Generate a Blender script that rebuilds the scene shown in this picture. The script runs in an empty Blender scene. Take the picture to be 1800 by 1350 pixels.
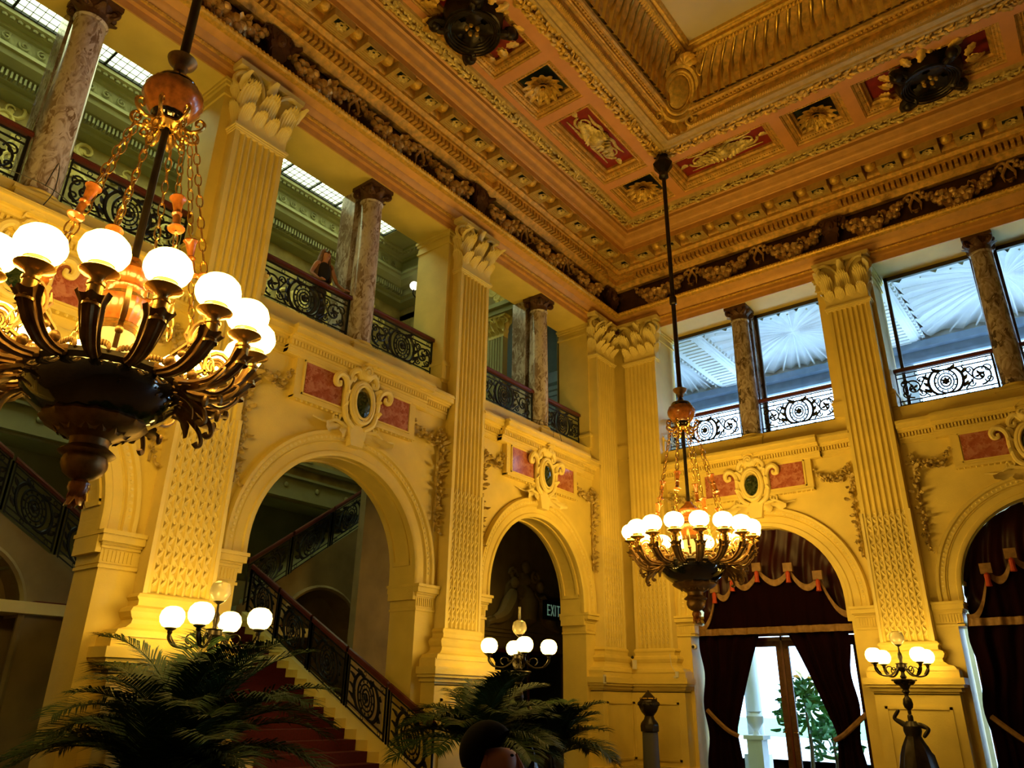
import bpy, math, random
from mathutils import Vector, Matrix
PI = math.pi; R90 = PI/2
SC = bpy.context.scene
COL = SC.collection
RND = random.Random(7)
W = 18.2          # the hall is a square of this side; its visible corner is the origin

# ------------------------------------------------------------------ materials
def mat(name, col, rough=.6, metal=0., var=0., vscale=6., bump=0., bscale=30., spec=None, emit=None, estr=0., trans=0., sheen=0., alpha=1., coat=0.):
    m = bpy.data.materials.new(name); m.use_nodes = True
    nt = m.node_tree; N = nt.nodes; L = nt.links; b = N['Principled BSDF']
    b.inputs['Base Color'].default_value = (*col, 1); b.inputs['Roughness'].default_value = rough; b.inputs['Metallic'].default_value = metal
    if spec is not None: b.inputs['Specular IOR Level'].default_value = spec
    if emit: b.inputs['Emission Color'].default_value = (*emit, 1); b.inputs['Emission Strength'].default_value = estr
    if trans: b.inputs['Transmission Weight'].default_value = trans
    if sheen: b.inputs['Sheen Weight'].default_value = sheen
    if coat: b.inputs['Coat Weight'].default_value = coat
    if alpha < 1: b.inputs['Alpha'].default_value = alpha
    tc = N.new('ShaderNodeTexCoord')
    if var:
        n = N.new('ShaderNodeTexNoise'); n.inputs['Scale'].default_value = vscale; n.inputs['Detail'].default_value = 4
        L.new(tc.outputs['Object'], n.inputs['Vector'])
        r = N.new('ShaderNodeValToRGB')
        r.color_ramp.elements[0].color = (*[c*(1-var) for c in col], 1); r.color_ramp.elements[0].position = .3
        r.color_ramp.elements[1].color = (*[min(1, c*(1+var)) for c in col], 1); r.color_ramp.elements[1].position = .7
        L.new(n.outputs['Fac'], r.inputs['Fac']); L.new(r.outputs['Color'], b.inputs['Base Color'])
    if bump:
        n2 = N.new('ShaderNodeTexNoise'); n2.inputs['Scale'].default_value = bscale; n2.inputs['Detail'].default_value = 3
        L.new(tc.outputs['Object'], n2.inputs['Vector'])
        bp = N.new('ShaderNodeBump'); bp.inputs['Strength'].default_value = bump; bp.inputs['Distance'].default_value = .02
        L.new(n2.outputs['Fac'], bp.inputs['Height']); L.new(bp.outputs['Normal'], b.inputs['Normal'])
    return m
def marble(name, cols, scale=3., rough=.15, dist=1.2, stretch=(1, 1, 1)):
    m = bpy.data.materials.new(name); m.use_nodes = True
    nt = m.node_tree; N = nt.nodes; L = nt.links; b = N['Principled BSDF']; b.inputs['Roughness'].default_value = rough
    tc = N.new('ShaderNodeTexCoord'); mp = N.new('ShaderNodeMapping'); mp.inputs['Scale'].default_value = stretch
    n = N.new('ShaderNodeTexNoise'); n.inputs['Scale'].default_value = scale*1.3; n.inputs['Detail'].default_value = 5; n.inputs['Distortion'].default_value = dist
    v = N.new('ShaderNodeTexVoronoi'); v.inputs['Scale'].default_value = scale
    mx = N.new('ShaderNodeMix'); mx.data_type = 'FLOAT'; mx.inputs[0].default_value = .45
    r = N.new('ShaderNodeValToRGB'); cr = r.color_ramp
    L.new(tc.outputs['Object'], mp.inputs['Vector']); L.new(mp.outputs['Vector'], n.inputs['Vector'])
    ad = N.new('ShaderNodeMixRGB'); ad.blend_type = 'ADD'; ad.inputs['Fac'].default_value = .35
    L.new(mp.outputs['Vector'], ad.inputs['Color1']); L.new(n.outputs['Color'], ad.inputs['Color2']); L.new(ad.outputs['Color'], v.inputs['Vector'])
    L.new(n.outputs['Fac'], mx.inputs[2]); L.new(v.outputs['Color'], mx.inputs[3])
    L.new(mx.outputs[0], r.inputs['Fac'])
    k = len(cols)
    cr.elements[0].position = .34; cr.elements[0].color = (*cols[0], 1); cr.elements[1].position = .64; cr.elements[1].color = (*cols[-1], 1)
    for i in range(1, k-1):
        e = cr.elements.new(.34+.30*i/(k-1)); e.color = (*cols[i], 1)
    L.new(r.outputs['Color'], b.inputs['Base Color'])
    return m

MT = dict(
 stone=mat('cream_plaster', (.80, .63, .155), .55, var=.06, vscale=2.5, bump=.15, bscale=45),
 ivory=mat('ivory_plaster', (.84, .69, .235), .5, var=.05, vscale=3),
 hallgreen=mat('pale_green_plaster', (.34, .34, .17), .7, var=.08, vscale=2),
 dimplaster=mat('shaded_brown_plaster', (.30, .22, .09), .75, var=.2, vscale=2),  # dimness under the stairs and in the alcove put into the colour
 shadegreen=mat('shaded_green_plaster', (.20, .21, .12), .8, var=.1, vscale=2),  # darker copy of hallgreen; shade of the lower stair hall painted in
 hallochre=mat('ochre_painted_wall', (.36, .28, .09), .7, var=.45, vscale=2.2),
 gold=mat('gilded_plaster', (.80, .50, .09), .38, .45, var=.25, vscale=14, bump=.4, bscale=60),
 oldgold=mat('antique_gilding', (.76, .45, .10), .45, .35, var=.3, vscale=9, bump=.5, bscale=70),
 olive=mat('olive_gilding', (.66, .46, .14), .5, .25, var=.15, vscale=8),
 paleleaf=mat('pale_gilt_leaf', (.78, .60, .20), .45, .3, var=.3, vscale=16),
 salmon=mat('salmon_paint', (.80, .37, .12), .7, var=.05, vscale=4),
 umber=mat('umber_frieze_paint', (.085, .032, .012), .6, var=.35, vscale=5),
 fruit=mat('gilt_fruit', (.62, .40, .15), .4, .3, var=.45, vscale=8),
 fascia=mat('bronzed_fascia', (.70, .38, .11), .5, .2, var=.1, vscale=5),
 bright=mat('burnished_gold', (.74, .48, .10), .27, .85, var=.12, vscale=6),
 darkwall=mat('low_fill_brown', (.16, .10, .05), .9, var=.3, vscale=3),  # unseen hall walls, made darker than the stone to cut fill light
 teal=mat('dark_teal_paint', (.008, .028, .026), .5),
 red=mat('crimson_panel_paint', (.30, .018, .008), .5, var=.25, vscale=6),
 darkplaster=mat('darker_plaster', (.50, .37, .12), .6, var=.35, vscale=9),  # darker, mottled plaster for the small swags and hanging drops
 rose=marble('rose_marble', [(.30, .075, .045), (.40, .12, .075), (.52, .22, .15)], 9, .12, .6),
 breccia=marble('breccia_marble', [(.07, .05, .04), (.20, .15, .11), (.50, .44, .40), (.24, .18, .14)], 4.5, .1, 1.5, (1, 1, .55)),
 paleveined=marble('pale_veined_marble', [(.20, .14, .10), (.44, .38, .34), (.60, .56, .54), (.52, .47, .46), (.26, .20, .16)], 5., .1, 1.8, (1, 1, .5)),
 greenmarble=marble('green_marble', [(.008, .016, .008), (.02, .035, .012), (.06, .07, .03)], 9, .05, 1.2),
 darkbronze=mat('dark_bronze', (.025, .018, .010), .35, .5, var=.4, vscale=8),
 capbronze=mat('bronzed_capital', (.10, .045, .02), .5, .3, var=.3, vscale=12, bump=.6, bscale=40),
 glaze=mat('black_enamel', (.006, .006, .008), .09, 0, coat=1.),
 amber=mat('amber_marble', (.27, .085, .016), .22, 0, var=.4, vscale=14, coat=.5),
 brass=mat('brass', (.66, .42, .13), .26, .95, var=.15, vscale=10),
 armbronze=mat('gilt_bronze', (.25, .15, .055), .42, .75, var=.3, vscale=12),
 frost=mat('frosted_white_glass', (.34, .35, .28), .4),
 iron=mat('wrought_iron', (.012, .014, .018), .4, .4),
 wood=mat('mahogany', (.10, .018, .014), .3, var=.2, vscale=9),
 velvet=mat('crimson_velvet', (.007, .0006, .0018), 1., spec=.08, var=.2, vscale=3),
 sheer=mat('maroon_silk', (.028, .001, .003), .45, spec=.3, var=.2, vscale=2),
 trim=mat('gold_braid', (.24, .13, .04), .6, var=.25, vscale=12),
 coral=mat('coral_tassel', (.42, .045, .012), .6),
 carpet=mat('crimson_carpet', (.10, .006, .008), .95, var=.2, vscale=30),
 palm=mat('palm_green', (.010, .042, .005), .65, var=.3, vscale=5),
 trunk=mat('palm_stem', (.12, .08, .03), .8, var=.3, vscale=20),
 pot=mat('dark_glazed_pot', (.02, .02, .03), .3),
 skin=mat('skin', (.50, .24, .15), .55),
 hair=mat('brown_hair', (.18, .10, .05), .5, var=.3, vscale=30),
 darkhair=mat('black_hair', (.004, .003, .003), .9, spec=.1),
 black=mat('black_cloth', (.008, .008, .012), .8),
 grey=mat('grey_cloth', (.10, .10, .11), .8),
 white=mat('white_plastic', (.75, .75, .73), .35),
 fresco=mat('painted_sky', (.80, .68, .44), .8, var=.1, vscale=.6),
 loggia=mat('white_loggia_plaster', (.84, .87, .88), .8, var=.06, vscale=2),
 loggiadark=mat('backlit_blue_band', (.22, .30, .40), .8, var=.15, vscale=3),  # darkness of the backlit cornice band put into its colour
 wframe=mat('bronze_window_frame', (.06, .045, .035), .4, .3),
 floor=mat('hall_floor', (.16, .10, .05), .5, var=.2, vscale=2),
 leafgreen=mat('garden_green', (.06, .22, .05), .6, var=.5, vscale=5),
)
def glassmat(name, col=(1, 1, 1), rough=0.):
    m = bpy.data.materials.new(name); m.use_nodes = True; N = m.node_tree.nodes; L = m.node_tree.links
    N.remove(N['Principled BSDF']); o = N['Material Output']
    t = N.new('ShaderNodeBsdfTransparent'); t.inputs[0].default_value = (*col, 1)
    g = N.new('ShaderNodeBsdfGlossy'); g.inputs['Roughness'].default_value = rough
    x = N.new('ShaderNodeMixShader'); f = N.new('ShaderNodeFresnel'); f.inputs[0].default_value = 1.3
    L.new(f.outputs[0], x.inputs[0]); L.new(t.outputs[0], x.inputs[1]); L.new(g.outputs[0], x.inputs[2]); L.new(x.outputs[0], o.inputs[0])
    return m
MT['pane'] = glassmat('window_glass', (.93, .97, 1))
def transmat(name, col):
    m = bpy.data.materials.new(name); m.use_nodes = True; N = m.node_tree.nodes; L = m.node_tree.links
    N.remove(N['Principled BSDF']); o = N['Material Output']
    t = N.new('ShaderNodeBsdfTranslucent'); t.inputs[0].default_value = (*col, 1)
    q = N.new('ShaderNodeBsdfTransparent'); q.inputs[0].default_value = (*col, 1)
    x = N.new('ShaderNodeMixShader'); x.inputs[0].default_value = .5
    L.new(t.outputs[0], x.inputs[1]); L.new(q.outputs[0], x.inputs[2]); L.new(x.outputs[0], o.inputs[0])
    return m
MT['skyglass'] = transmat('milky_skylight_glass', (1, .88, .55))
LAMP = (1., .60, .20)
MT['globe'] = mat('lit_opal_globe', (.9, .88, .8), .3, emit=(1., .60, .11), estr=1.)
MT['lampglobe'] = mat('lit_small_opal_globe', (.9, .88, .8), .3, emit=(1., .62, .12), estr=1.)
MT['clearglobe'] = mat('unlit_opal_globe', (.9, .85, .6), .12, trans=.55)

# ------------------------------------------------------------------ mesh builder
class MB:
    def __init__(s): s.v = []; s.f = []; s.m = []; s.T = None; s.mi = 0
    def add(s, vs, fs):
        o = len(s.v)
        if s.T is not None: vs = [s.T @ Vector(v) for v in vs]
        s.v += [tuple(v) for v in vs]
        for f in fs: s.f.append([i+o for i in f]); s.m.append(s.mi)
        return s
    def box(s, x0, x1, y0, y1, z0, z1):
        x0, x1 = min(x0, x1), max(x0, x1); y0, y1 = min(y0, y1), max(y0, y1); z0, z1 = min(z0, z1), max(z0, z1)
        return s.add([(x0, y0, z0), (x1, y0, z0), (x1, y1, z0), (x0, y1, z0), (x0, y0, z1), (x1, y0, z1), (x1, y1, z1), (x0, y1, z1)],
              [(0, 3, 2, 1), (4, 5, 6, 7), (0, 1, 5, 4), (1, 2, 6, 5), (2, 3, 7, 6), (3, 0, 4, 7)])
    def grid(s, fn, nu, nv, cu=False, cv=False):
        vs = [fn(i/(nu if cu else nu-1), j/(nv if cv else nv-1)) for i in range(nu) for j in range(nv)]
        fs = []
        for i in range(nu if cu else nu-1):
            for j in range(nv if cv else nv-1):
                a, b = i, (i+1) % nu; c, d = j, (j+1) % nv
                fs.append((a*nv+c, b*nv+c, b*nv+d, a*nv+d))
        return s.add(vs, fs)
    def lathe(s, prof, n=24, c=(0, 0), wob=None):
        k = len(prof)
        def rr(i, j):
            r = prof[j][0]; a = 2*PI*i/n
            if wob: r = r*(1+wob(a, j))
            return r
        vs = [(c[0]+rr(i, j)*math.cos(2*PI*i/n), c[1]+rr(i, j)*math.sin(2*PI*i/n), prof[j][1]) for i in range(n) for j in range(k)]
        fs = [(i*k+j, ((i+1) % n)*k+j, ((i+1) % n)*k+j+1, i*k+j+1) for i in range(n) for j in range(k-1)]
        return s.add(vs, fs)
    def tube(s, pts, r, n=8, cap=True, closed=False, flat=1.):
        if 4 <= len(pts) <= 11 and not closed:
            pts = cr(pts, 4)
            if isinstance(r, (list, tuple)): r = rr_(r, 4)
        pts = [Vector(p) for p in pts]; k = len(pts)
        rs = r if isinstance(r, (list, tuple)) else [r]*k
        vs = []; prev = None
        for i, p in enumerate(pts):
            if closed: t = pts[(i+1) % k]-pts[i-1]
            else: t = pts[min(i+1, k-1)]-pts[max(i-1, 0)]
            t.normalize()
            if prev is None:
                a = Vector((0, 0, 1)) if abs(t.z) < .9 else Vector((1, 0, 0))
                nrm = (a-t*a.dot(t)).normalized()
            else:
                nrm = prev-t*prev.dot(t)
                nrm = nrm.normalized() if nrm.length > 1e-6 else prev
            prev = nrm; b = t.cross(nrm)
            for j in range(n):
                q = 2*PI*j/n; vs.append(p+nrm*(math.cos(q)*rs[i]*flat)+b*(math.sin(q)*rs[i]))
        fs = []
        for i in range(k if closed else k-1):
            for j in range(n):
                a = i*n; b2 = ((i+1) % k)*n; fs.append((a+j, a+(j+1) % n, b2+(j+1) % n, b2+j))
        if cap and not closed: fs.append(list(range(n))[::-1]); fs.append([(k-1)*n+j for j in range(n)])
        return s.add(vs, fs)
    def ell(s, c, rx, ry=None, rz=None, n=10, m=6):
        ry = ry or rx; rz = rz or rx
        vs = [(c[0], c[1], c[2]-rz)]; fs = []
        for j in range(1, m):
            a = -R90+PI*j/m
            for i in range(n):
                q = 2*PI*i/n; vs.append((c[0]+rx*math.cos(a)*math.cos(q), c[1]+ry*math.cos(a)*math.sin(q), c[2]+rz*math.sin(a)))
        vs.append((c[0], c[1], c[2]+rz)); T = len(vs)-1
        for i in range(n):
            fs.append((0, 1+(i+1) % n, 1+i)); fs.append((T, 1+(m-2)*n+i, 1+(m-2)*n+(i+1) % n))
            for j in range(m-2): a = 1+j*n; fs.append((a+i, a+(i+1) % n, a+n+(i+1) % n, a+n+i))
        return s.add(vs, fs)
    def prism(s, poly, y0, y1):
        """closed polygon in (x,z), extruded along y"""
        k = len(poly)
        vs = [(p[0], y0, p[1]) for p in poly]+[(p[0], y1, p[1]) for p in poly]
        return s.add(vs, [list(range(k)), list(range(2*k-1, k-1, -1))]+[(i, k+i, k+(i+1) % k, (i+1) % k) for i in range(k)])
    def leaf(s, M4, L=1., Wd=.5, curl=.3, lobes=4, depth=.25, nu=9, thick=True, cup=.25):
        """acanthus leaf from the origin along +Z, facing +Y, tip curling to +Y"""
        def fn(u, v):
            t = v; a = (u-.5)*2
            w = Wd*.5*math.sin(PI*(.10+t*.85))**.55*(1-depth*abs(math.sin(lobes*PI*t+.0))**2*(1-.3*t))
            x = a*w; z = L*(t-.25*curl*t*t*t) ; y = L*curl*t*t*t-cup*abs(a)**1.5*w+.10*Wd*math.cos(a*5*PI)*.35*(1-t)
            return M4 @ Vector((x, y, z))
        old = s.T
        if old is not None: M2 = old @ M4; s.T = None
        else: M2 = M4
        M4 = M2; nv = 3*lobes+2 if nu > 5 else 2*lobes+2
        s.grid(fn, nu, nv); s.T = old
        return s
    def shell_leaf(s, M4, L, Wd, curl=.35, ribs=7, nu=15, nv=8):
        def fn(u, v):
            a = (u-.5)*2; w = Wd*.5*(.55+.45*math.sin(R90*min(1, v*1.3)))
            t = v*(.70+.30*math.sqrt(max(0, 1-a*a)))
            rb = abs(math.cos(a*ribs*PI/2))
            return M4 @ Vector((a*w, L*curl*t**3-.12*Wd*a*a+.07*rb*v*Wd, L*(t-.22*curl*t*t*t)*(1-.10*(1-rb)*(v > .9))))
        return s.grid(fn, nu, nv)
    def build(s, name, material, parent=None, smooth=True, angle=35, loc=None, rot=None):
        me = bpy.data.meshes.new(name); me.from_pydata(s.v, [], s.f)
        ms = material if isinstance(material, (list, tuple)) else [material]
        for mm in ms: me.materials.append(MT[mm] if isinstance(mm, str) else mm)
        if len(ms) > 1: me.polygons.foreach_set('material_index', s.m)
        if smooth:
            me.polygons.foreach_set('use_smooth', [True]*len(me.polygons)); me.set_sharp_from_angle(angle=math.radians(angle))
        me.update()
        o = bpy.data.objects.new(name, me); COL.objects.link(o)
        if parent: o.parent = parent
        if loc: o.location = loc
        if rot: o.rotation_euler = rot
        return o
def cr(pts, n=4):
    """Catmull-Rom resampling of a control polyline"""
    P = [Vector(p) for p in pts]; out = []
    for i in range(len(P)-1):
        a, b, c, d = P[max(0, i-1)], P[i], P[i+1], P[min(len(P)-1, i+2)]
        for k in range(n):
            t = k/n; out.append(.5*((2*b)+(c-a)*t+(2*a-5*b+4*c-d)*t*t+(3*b-a-3*c+d)*t*t*t))
    return out+[P[-1]]
def rr_(rs, n=4):
    out = []
    for a, b in zip(rs, rs[1:]): out += [a+(b-a)*k/n for k in range(n)]
    return out+[rs[-1]]
def xf(loc=(0, 0, 0), rx=0, ry=0, rz=0, sc=1.):
    return Matrix.Translation(loc) @ Matrix.Rotation(rz, 4, 'Z') @ Matrix.Rotation(ry, 4, 'Y') @ Matrix.Rotation(rx, 4, 'X') @ Matrix.Scale(sc, 4)
def empty(name, loc=(0, 0, 0), rz=0, label=None, cat=None, group=None, kind=None):
    o = bpy.data.objects.new(name, None); COL.objects.link(o); o.location = loc; o.rotation_euler = (0, 0, rz); o.empty_display_size = .2
    return tag(o, label, cat, group, kind)
def tag(o, label=None, cat=None, group=None, kind=None):
    if label: o['label'] = label
    if cat: o['category'] = cat
    if group: o['group'] = group
    if kind: o['kind'] = kind
    return o
def copy_tree(o, parent=None):
    c = o.copy(); COL.objects.link(c); c.parent = parent
    for ch in [x for x in SRC.get(o.name, o.children)]: copy_tree(ch, c)
    return c
SRC = {}
# wall frames: local X runs along the wall, local Y points into the hall
def wl(s, d=0., z=0.): return dict(loc=(d, -s, z), rz=-R90)
def wr(s, d=0., z=0.): return dict(loc=(s, -d, z), rz=PI)
def wplace(o, wall, s, d=0., z=0.):
    f = wl(s, d, z) if wall == 'L' else wr(s, d, z)
    o.location = f['loc']; o.rotation_euler = (0, 0, f['rz']); return o
def spiral(cx, cz, r0, r1, a0, turns, n=22, y=0., sx=1):
    return [(cx+sx*(r0+(r1-r0)*i/(n-1))*math.cos(a0+turns*2*PI*i/(n-1)), y, cz+(r0+(r1-r0)*i/(n-1))*math.sin(a0+turns*2*PI*i/(n-1))) for i in range(n)]
SKY=9.5; EXPO=0.; GLOBE=34.
# ------------------------------------------------------------------ the shell
PIL = [.80, 6.30, 11.80, 17.30]; BAY = [3.55, 9.05, 14.55]; TH = .93
RJ = 1.80; TA = .64; ZS = 3.63; RA = 1.72; ZB = 7.12; ZT = 11.1
def arch_section(m, s0, s1, c, ztop, y0, y1, zs=ZS, r=RA, n=28):
    """wall panel s0..s1 with an arched opening, local X along wall, y0 back, y1 front"""
    arc = [(c+r*math.cos(PI-PI*i/n), zs+r*math.sin(PI-PI*i/n)) for i in range(n+1)]
    for y in (y0, y1):
        fl = y == y1
        def q(a, b, cc, d): m.add([(p[0], y, p[1]) for p in (a, b, cc, d)], [(0, 1, 2, 3) if fl else (3, 2, 1, 0)])
        zj = 3.2; q((s0, 0), (c-RJ, 0), (c-RJ, zj), (s0, zj)); q((c+RJ, 0), (s1, 0), (s1, zj), (c+RJ, zj)); q((s0, zj), (c-r, zj), (c-r, zs), (s0, zs)); q((c+r, zj), (s1, zj), (s1, zs), (c+r, zs))
        q((s0, zs), (c-r, zs), (c-r, ztop), (s0, ztop)); q((c+r, zs), (s1, zs), (s1, ztop), (c+r, ztop))
        for i in range(n): q(arc[i], arc[i+1], (arc[i+1][0], ztop), (arc[i][0], ztop))
    pts = [(c-RJ, 0), (c-RJ, 3.2), (c-r, 3.2)]+arc+[(c+r, 3.2), (c+RJ, 3.2), (c+RJ, 0)]
    for a, b in zip(pts, pts[1:]): m.add([(a[0], y0, a[1]), (a[0], y1, a[1]), (b[0], y1, b[1]), (b[0], y0, b[1])], [(0, 1, 2, 3)])
def hall_wall(wall, name):
    m = MB()
    m.box(0, .8, -TA, 0, 0, ZB)
    for k, c in enumerate(BAY):
        arch_section(m, PIL[k], PIL[k+1], c, ZB, -TA, 0)
    m.box(PIL[3], W, -TA, 0, 0, ZB)
    # gallery parapet, piers, lintel
    m.box(0, W, -TH, -.02, ZB, 7.55)
    m.box(0, 1.38, -TH, 0, 7.5, ZT)
    for p in PIL[1:3]: m.box(p-.62, p+.62, -TH, 0, 7.5, ZT)
    m.box(PIL[3]-.62, W, -TH, 0, 7.5, ZT)
    m.box(0, W, -TH, 0, ZT, 15.3)
    if wall == 'L': vs = [(y, -x, z) for x, y, z in m.v]
    else: vs = [(x, -y, z) for x, y, z in m.v]; m.f = [f[::-1] for f in m.f]
    m.v = vs
    o = m.build(name, 'stone', smooth=True, angle=25)
    o['kind'] = 'structure'; return o
WL = hall_wall('L', 'wall_left'); WR = hall_wall('R', 'wall_back')
def struct(o): o['kind'] = 'structure'; return o
struct(MB().box(W, W+.3, -W-.3, 0, 0, 15.3).build('wall_right', 'darkwall'))
struct(MB().box(-TH, W+.3, -W-.3, -W, 0, 15.3).build('wall_front', 'darkwall'))
struct(MB().box(-8, W+.5, -W-.5, 9, -.2, 0).build('floor', 'floor'))
# jamb caps and bases of the gallery openings: parts of the walls
def mould_band(m, x0, x1, y0, y1, zs, out):
    """stepped band around a box footprint: list of (z0,z1,offset)"""
    for a, b, o in zs: m.box(x0-o*out, x1+o*out, y0-o*out, y1+o, a, b)
for wall, par in (('L', WL), ('R', WR)):
    m = MB()
    for a, b in ((-.2, 1.38), (5.68, 6.92), (11.18, 12.42)):
        for z0, z1, o in ((10.78, 10.83, .03), (10.83, 10.93, .012), (10.98, 11.04, .035), (11.04, 11.1, .06), (7.56, 7.86, .04), (7.86, 7.92, .06), (7.92, 7.97, .03)):
            m.box(a-o, b+o, -TH-o, .0+o, z0, z1)
    f = (lambda v: (v[1], -v[0], v[2])) if wall == 'L' else (lambda v: (v[0], -v[1], v[2]))
    m.v = [f(v) for v in m.v]
    if wall == 'R': m.f = [q[::-1] for q in m.f]
    m.build('jamb_moulding', 'stone', par)

# ---------------- ring sweeps around the hall
def ring(prof, name, material, parent=None, seg=1, smooth=True, hide=None):
    m = MB(); k = len(prof)
    for d, z in prof: m.v += [(d, -d, z), (W-d, -d, z), (W-d, -W+d, z), (d, -W+d, z)]
    for i in range(k-1):
        for j in range(4): a = i*4; m.f.append([a+j, a+(j+1) % 4, a+4+(j+1) % 4, a+4+j]); m.m.append(0)
    return m.build(name, material, parent, smooth=smooth, angle=30)
ENT = empty('trim_1', (0, 0, 0), kind='structure')      # the great entablature
ring([(0, 11.1), (.03, 11.1), (.03, 11.23), (.09, 11.25), (.09, 11.33)], 'lower_fascia', 'fascia', ENT)
ring([(.09, 11.33), (.12, 11.335), (.13, 11.36), (.12, 11.385), (.1, 11.39)], 'gilt_fillet', 'gold', ENT)
ring([(.1, 11.39), (.14, 11.42), (.2, 11.52), (.33, 11.58)], 'upper_fascia', 'fascia', ENT)
ring([(.33, 11.58), (.37, 11.585), (.42, 11.60), (.45, 11.635), (.45, 11.67), (.42, 11.7), (.36, 11.71), (.30, 11.72)], 'architrave_crown', 'gold', ENT)
ring([(.30, 11.72), (.08, 11.74), (.08, 12.5), (.12, 12.5)], 'frieze_field', 'umber', ENT)
ring([(.12, 12.5), (.25, 12.5), (.28, 12.54), (.35, 12.57), (.40, 12.6), (.40, 12.76), (.58, 12.76), (.58, 12.82), (.62, 12.86), (.66, 12.88), (.66, 12.96), (.68, 12.98), (.70, 13.02), (.70, 13.14), (1.02, 13.14)], 'bed_moulding', 'oldgold', ENT)
ring([(1.02, 13.14), (1.02, 13.10), (1.05, 13.10), (1.05, 13.24), (1.08, 13.26), (1.12, 13.26), (1.16, 13.32), (1.22, 13.36), (1.28, 13.38), (1.33, 13.45), (1.38, 13.47), (1.38, 13.56), (1.42, 13.58)], 'corona', 'fascia', ENT)
ring([(1.42, 13.58), (1.44, 13.66), (1.62, 13.66), (1.63, 13.6)], 'garland_channel', 'oldgold', ENT)
ring([(1.63, 13.60), (1.66, 13.59), (1.70, 13.6), (1.73, 13.65)], 'inner_fillet', 'olive', ENT)
# fine gilt beads
def beads(pts0, pts1, step, r, name, parent, material='gold', stretch=1.):
    m = MB(); a = Vector(pts0); b = Vector(pts1); n = int((b-a).length/step)
    for i in range(n+1):
        p = a.lerp(b, i/n); m.ell(p, r if abs(b.x-a.x) < .1 else r*stretch, r*stretch if abs(b.x-a.x) < .1 else r, r, 6, 4)
    return m.build(name, material, parent)
for d, z, st, r, sx in ((.455, 11.65, .075, .026, 1.1), (.135, 11.36, .05, .014, 1.5)):
    beads((d, -d, z), (d, -16.5, z), st, r, 'bead_row', ENT, stretch=sx); beads((d, -d, z), (14, -d, z), st, r, 'bead_row', ENT, stretch=sx)

# dentils (one run of small blocks per wall), consoles break the run
def mapL(v): return (v[1], -v[0], v[2])
def mapR(v): return (v[0], -v[1], v[2])
def wallmesh(m, wall):
    m.v = [(mapL if wall == 'L' else mapR)(v) for v in m.v]
    if wall == 'R': m.f = [q[::-1] for q in m.f]
    return m
for wall, smax in (('L', 16.2), ('R', 13.2)):
    m = MB(); s = .62
    while s < smax:
        if min(abs(s-p) for p in PIL) > .26: m.box(s-.038, s+.038, .38, .54, 12.62, 12.755)
        s += .118
    wallmesh(m, wall).build('dentil_row', 'oldgold', ENT)
# modillions
def modillion_mesh():
    m = MB(); h = .235
    m.box(-h, h, -.19, .19, -.0, .16)              # hangs from the corona soffit (z up = 0 at bottom)
    return m
def frame_mesh(h1, h2, t, z0, z1, w, y=1.):
    m = MB()
    m.box(-h1, h1, -h2, -h2+w, z0, z1); m.box(-h1, h1, h2-w, h2, z0, z1); m.box(-h1, -h1+w, -h2+w, h2-w, z0, z1); m.box(h1-w, h1, -h2+w, h2-w, z0, z1)
    return m
def rosette(m, r, n=8, rings=2, z=0., h=.05, dirz=-1, jag=3):
    """flower facing -Z"""
    for k in range(rings):
        rr = r*(1-.42*k)
        for i in range(n):
            a = 2*PI*i/n+(PI/n if k % 2 else 0)
            T = xf((-.26*rr*math.cos(a), -.26*rr*math.sin(a), z+dirz*h*k), rz=a-R90) @ Matrix.Rotation(R90*(1.04+.2*k), 4, 'X')
            m.leaf(T, rr, rr*.95*8/n, -.28, jag, .5, 7)
    m.ell((0, 0, z+dirz*h*rings), r*.13, r*.13, r*.16, 8, 5)
    return m
mo = MB(); mo.box(-.235, .235, -.20, .185, .03, .20)
for x0, x1, y0, y1 in ((-.235, .235, -.20, .02), (-.235, .235, .155, .185), (-.235, -.14, .02, .155), (.14, .235, .02, .155)): mo.box(x0, x1, y0, y1, 0, .03)
for i in range(4): mo.box(-.22+.0*i, .22, -.205-.0*i, -.2, .02+.035*i, .035+.035*i); mo.box(-.20+.02*i, .20-.02*i, -.19+.05*i, -.17+.05*i, -.008, 0)
mo_me = mo.build('modillion', 'olive')
pn = MB().box(-.14, .14, .02, .155, .022, .029).build('coffer_field', 'teal')
m = rosette(MB(), .088, 8, 1, .0, .02); rs = m.build('rosette', 'paleleaf')
bd = MB()
for i in range(5): bd.box(-.215-.012*i*.5, .215, -.19+.018*i, -.18+.018*i, -.012, .0)
m = MB(); m.lathe([(.0, -.03), (.06, -.02), (.115, .02), (.14, .08), (.145, .14)], 12)
for i in range(9): m.leaf(xf((0, 0, .14), rz=2*PI*i/9) @ Matrix.Rotation(PI-.5, 4, 'X') @ xf((0, -.02, 0)), .15, .09, .1, 3, .2, 5)
boss = m.build('gilt_boss', 'gold')
for o in (mo_me, pn, rs, boss): COL.objects.unlink(o)
def inst(src, parent, loc, rz=0., name=None):
    o = src.copy(); COL.objects.link(o); o.parent = parent; o.location = loc; o.rotation_euler = (0, 0, rz)
    return o
for wall, n in (('L', 20), ('R', 16)):
    for k in range(n):
        s = .8+.786*k
        d = .86
        loc = (d, -s, 12.93) if wall == 'L' else (s, -d, 12.93); rz = -R90 if wall == 'L' else PI
        if wall == 'R' and k == 0: continue
        a = inst(mo_me, ENT, loc, rz); b = inst(pn, a, (0, 0, 0)); b = inst(rs, a, (0, .085, -.015))
        s2 = s+.393
        loc = (.88, -s2, 13.02) if wall == 'L' else (s2, -.88, 13.02)
        inst(boss, ENT, loc, rz)

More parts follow.
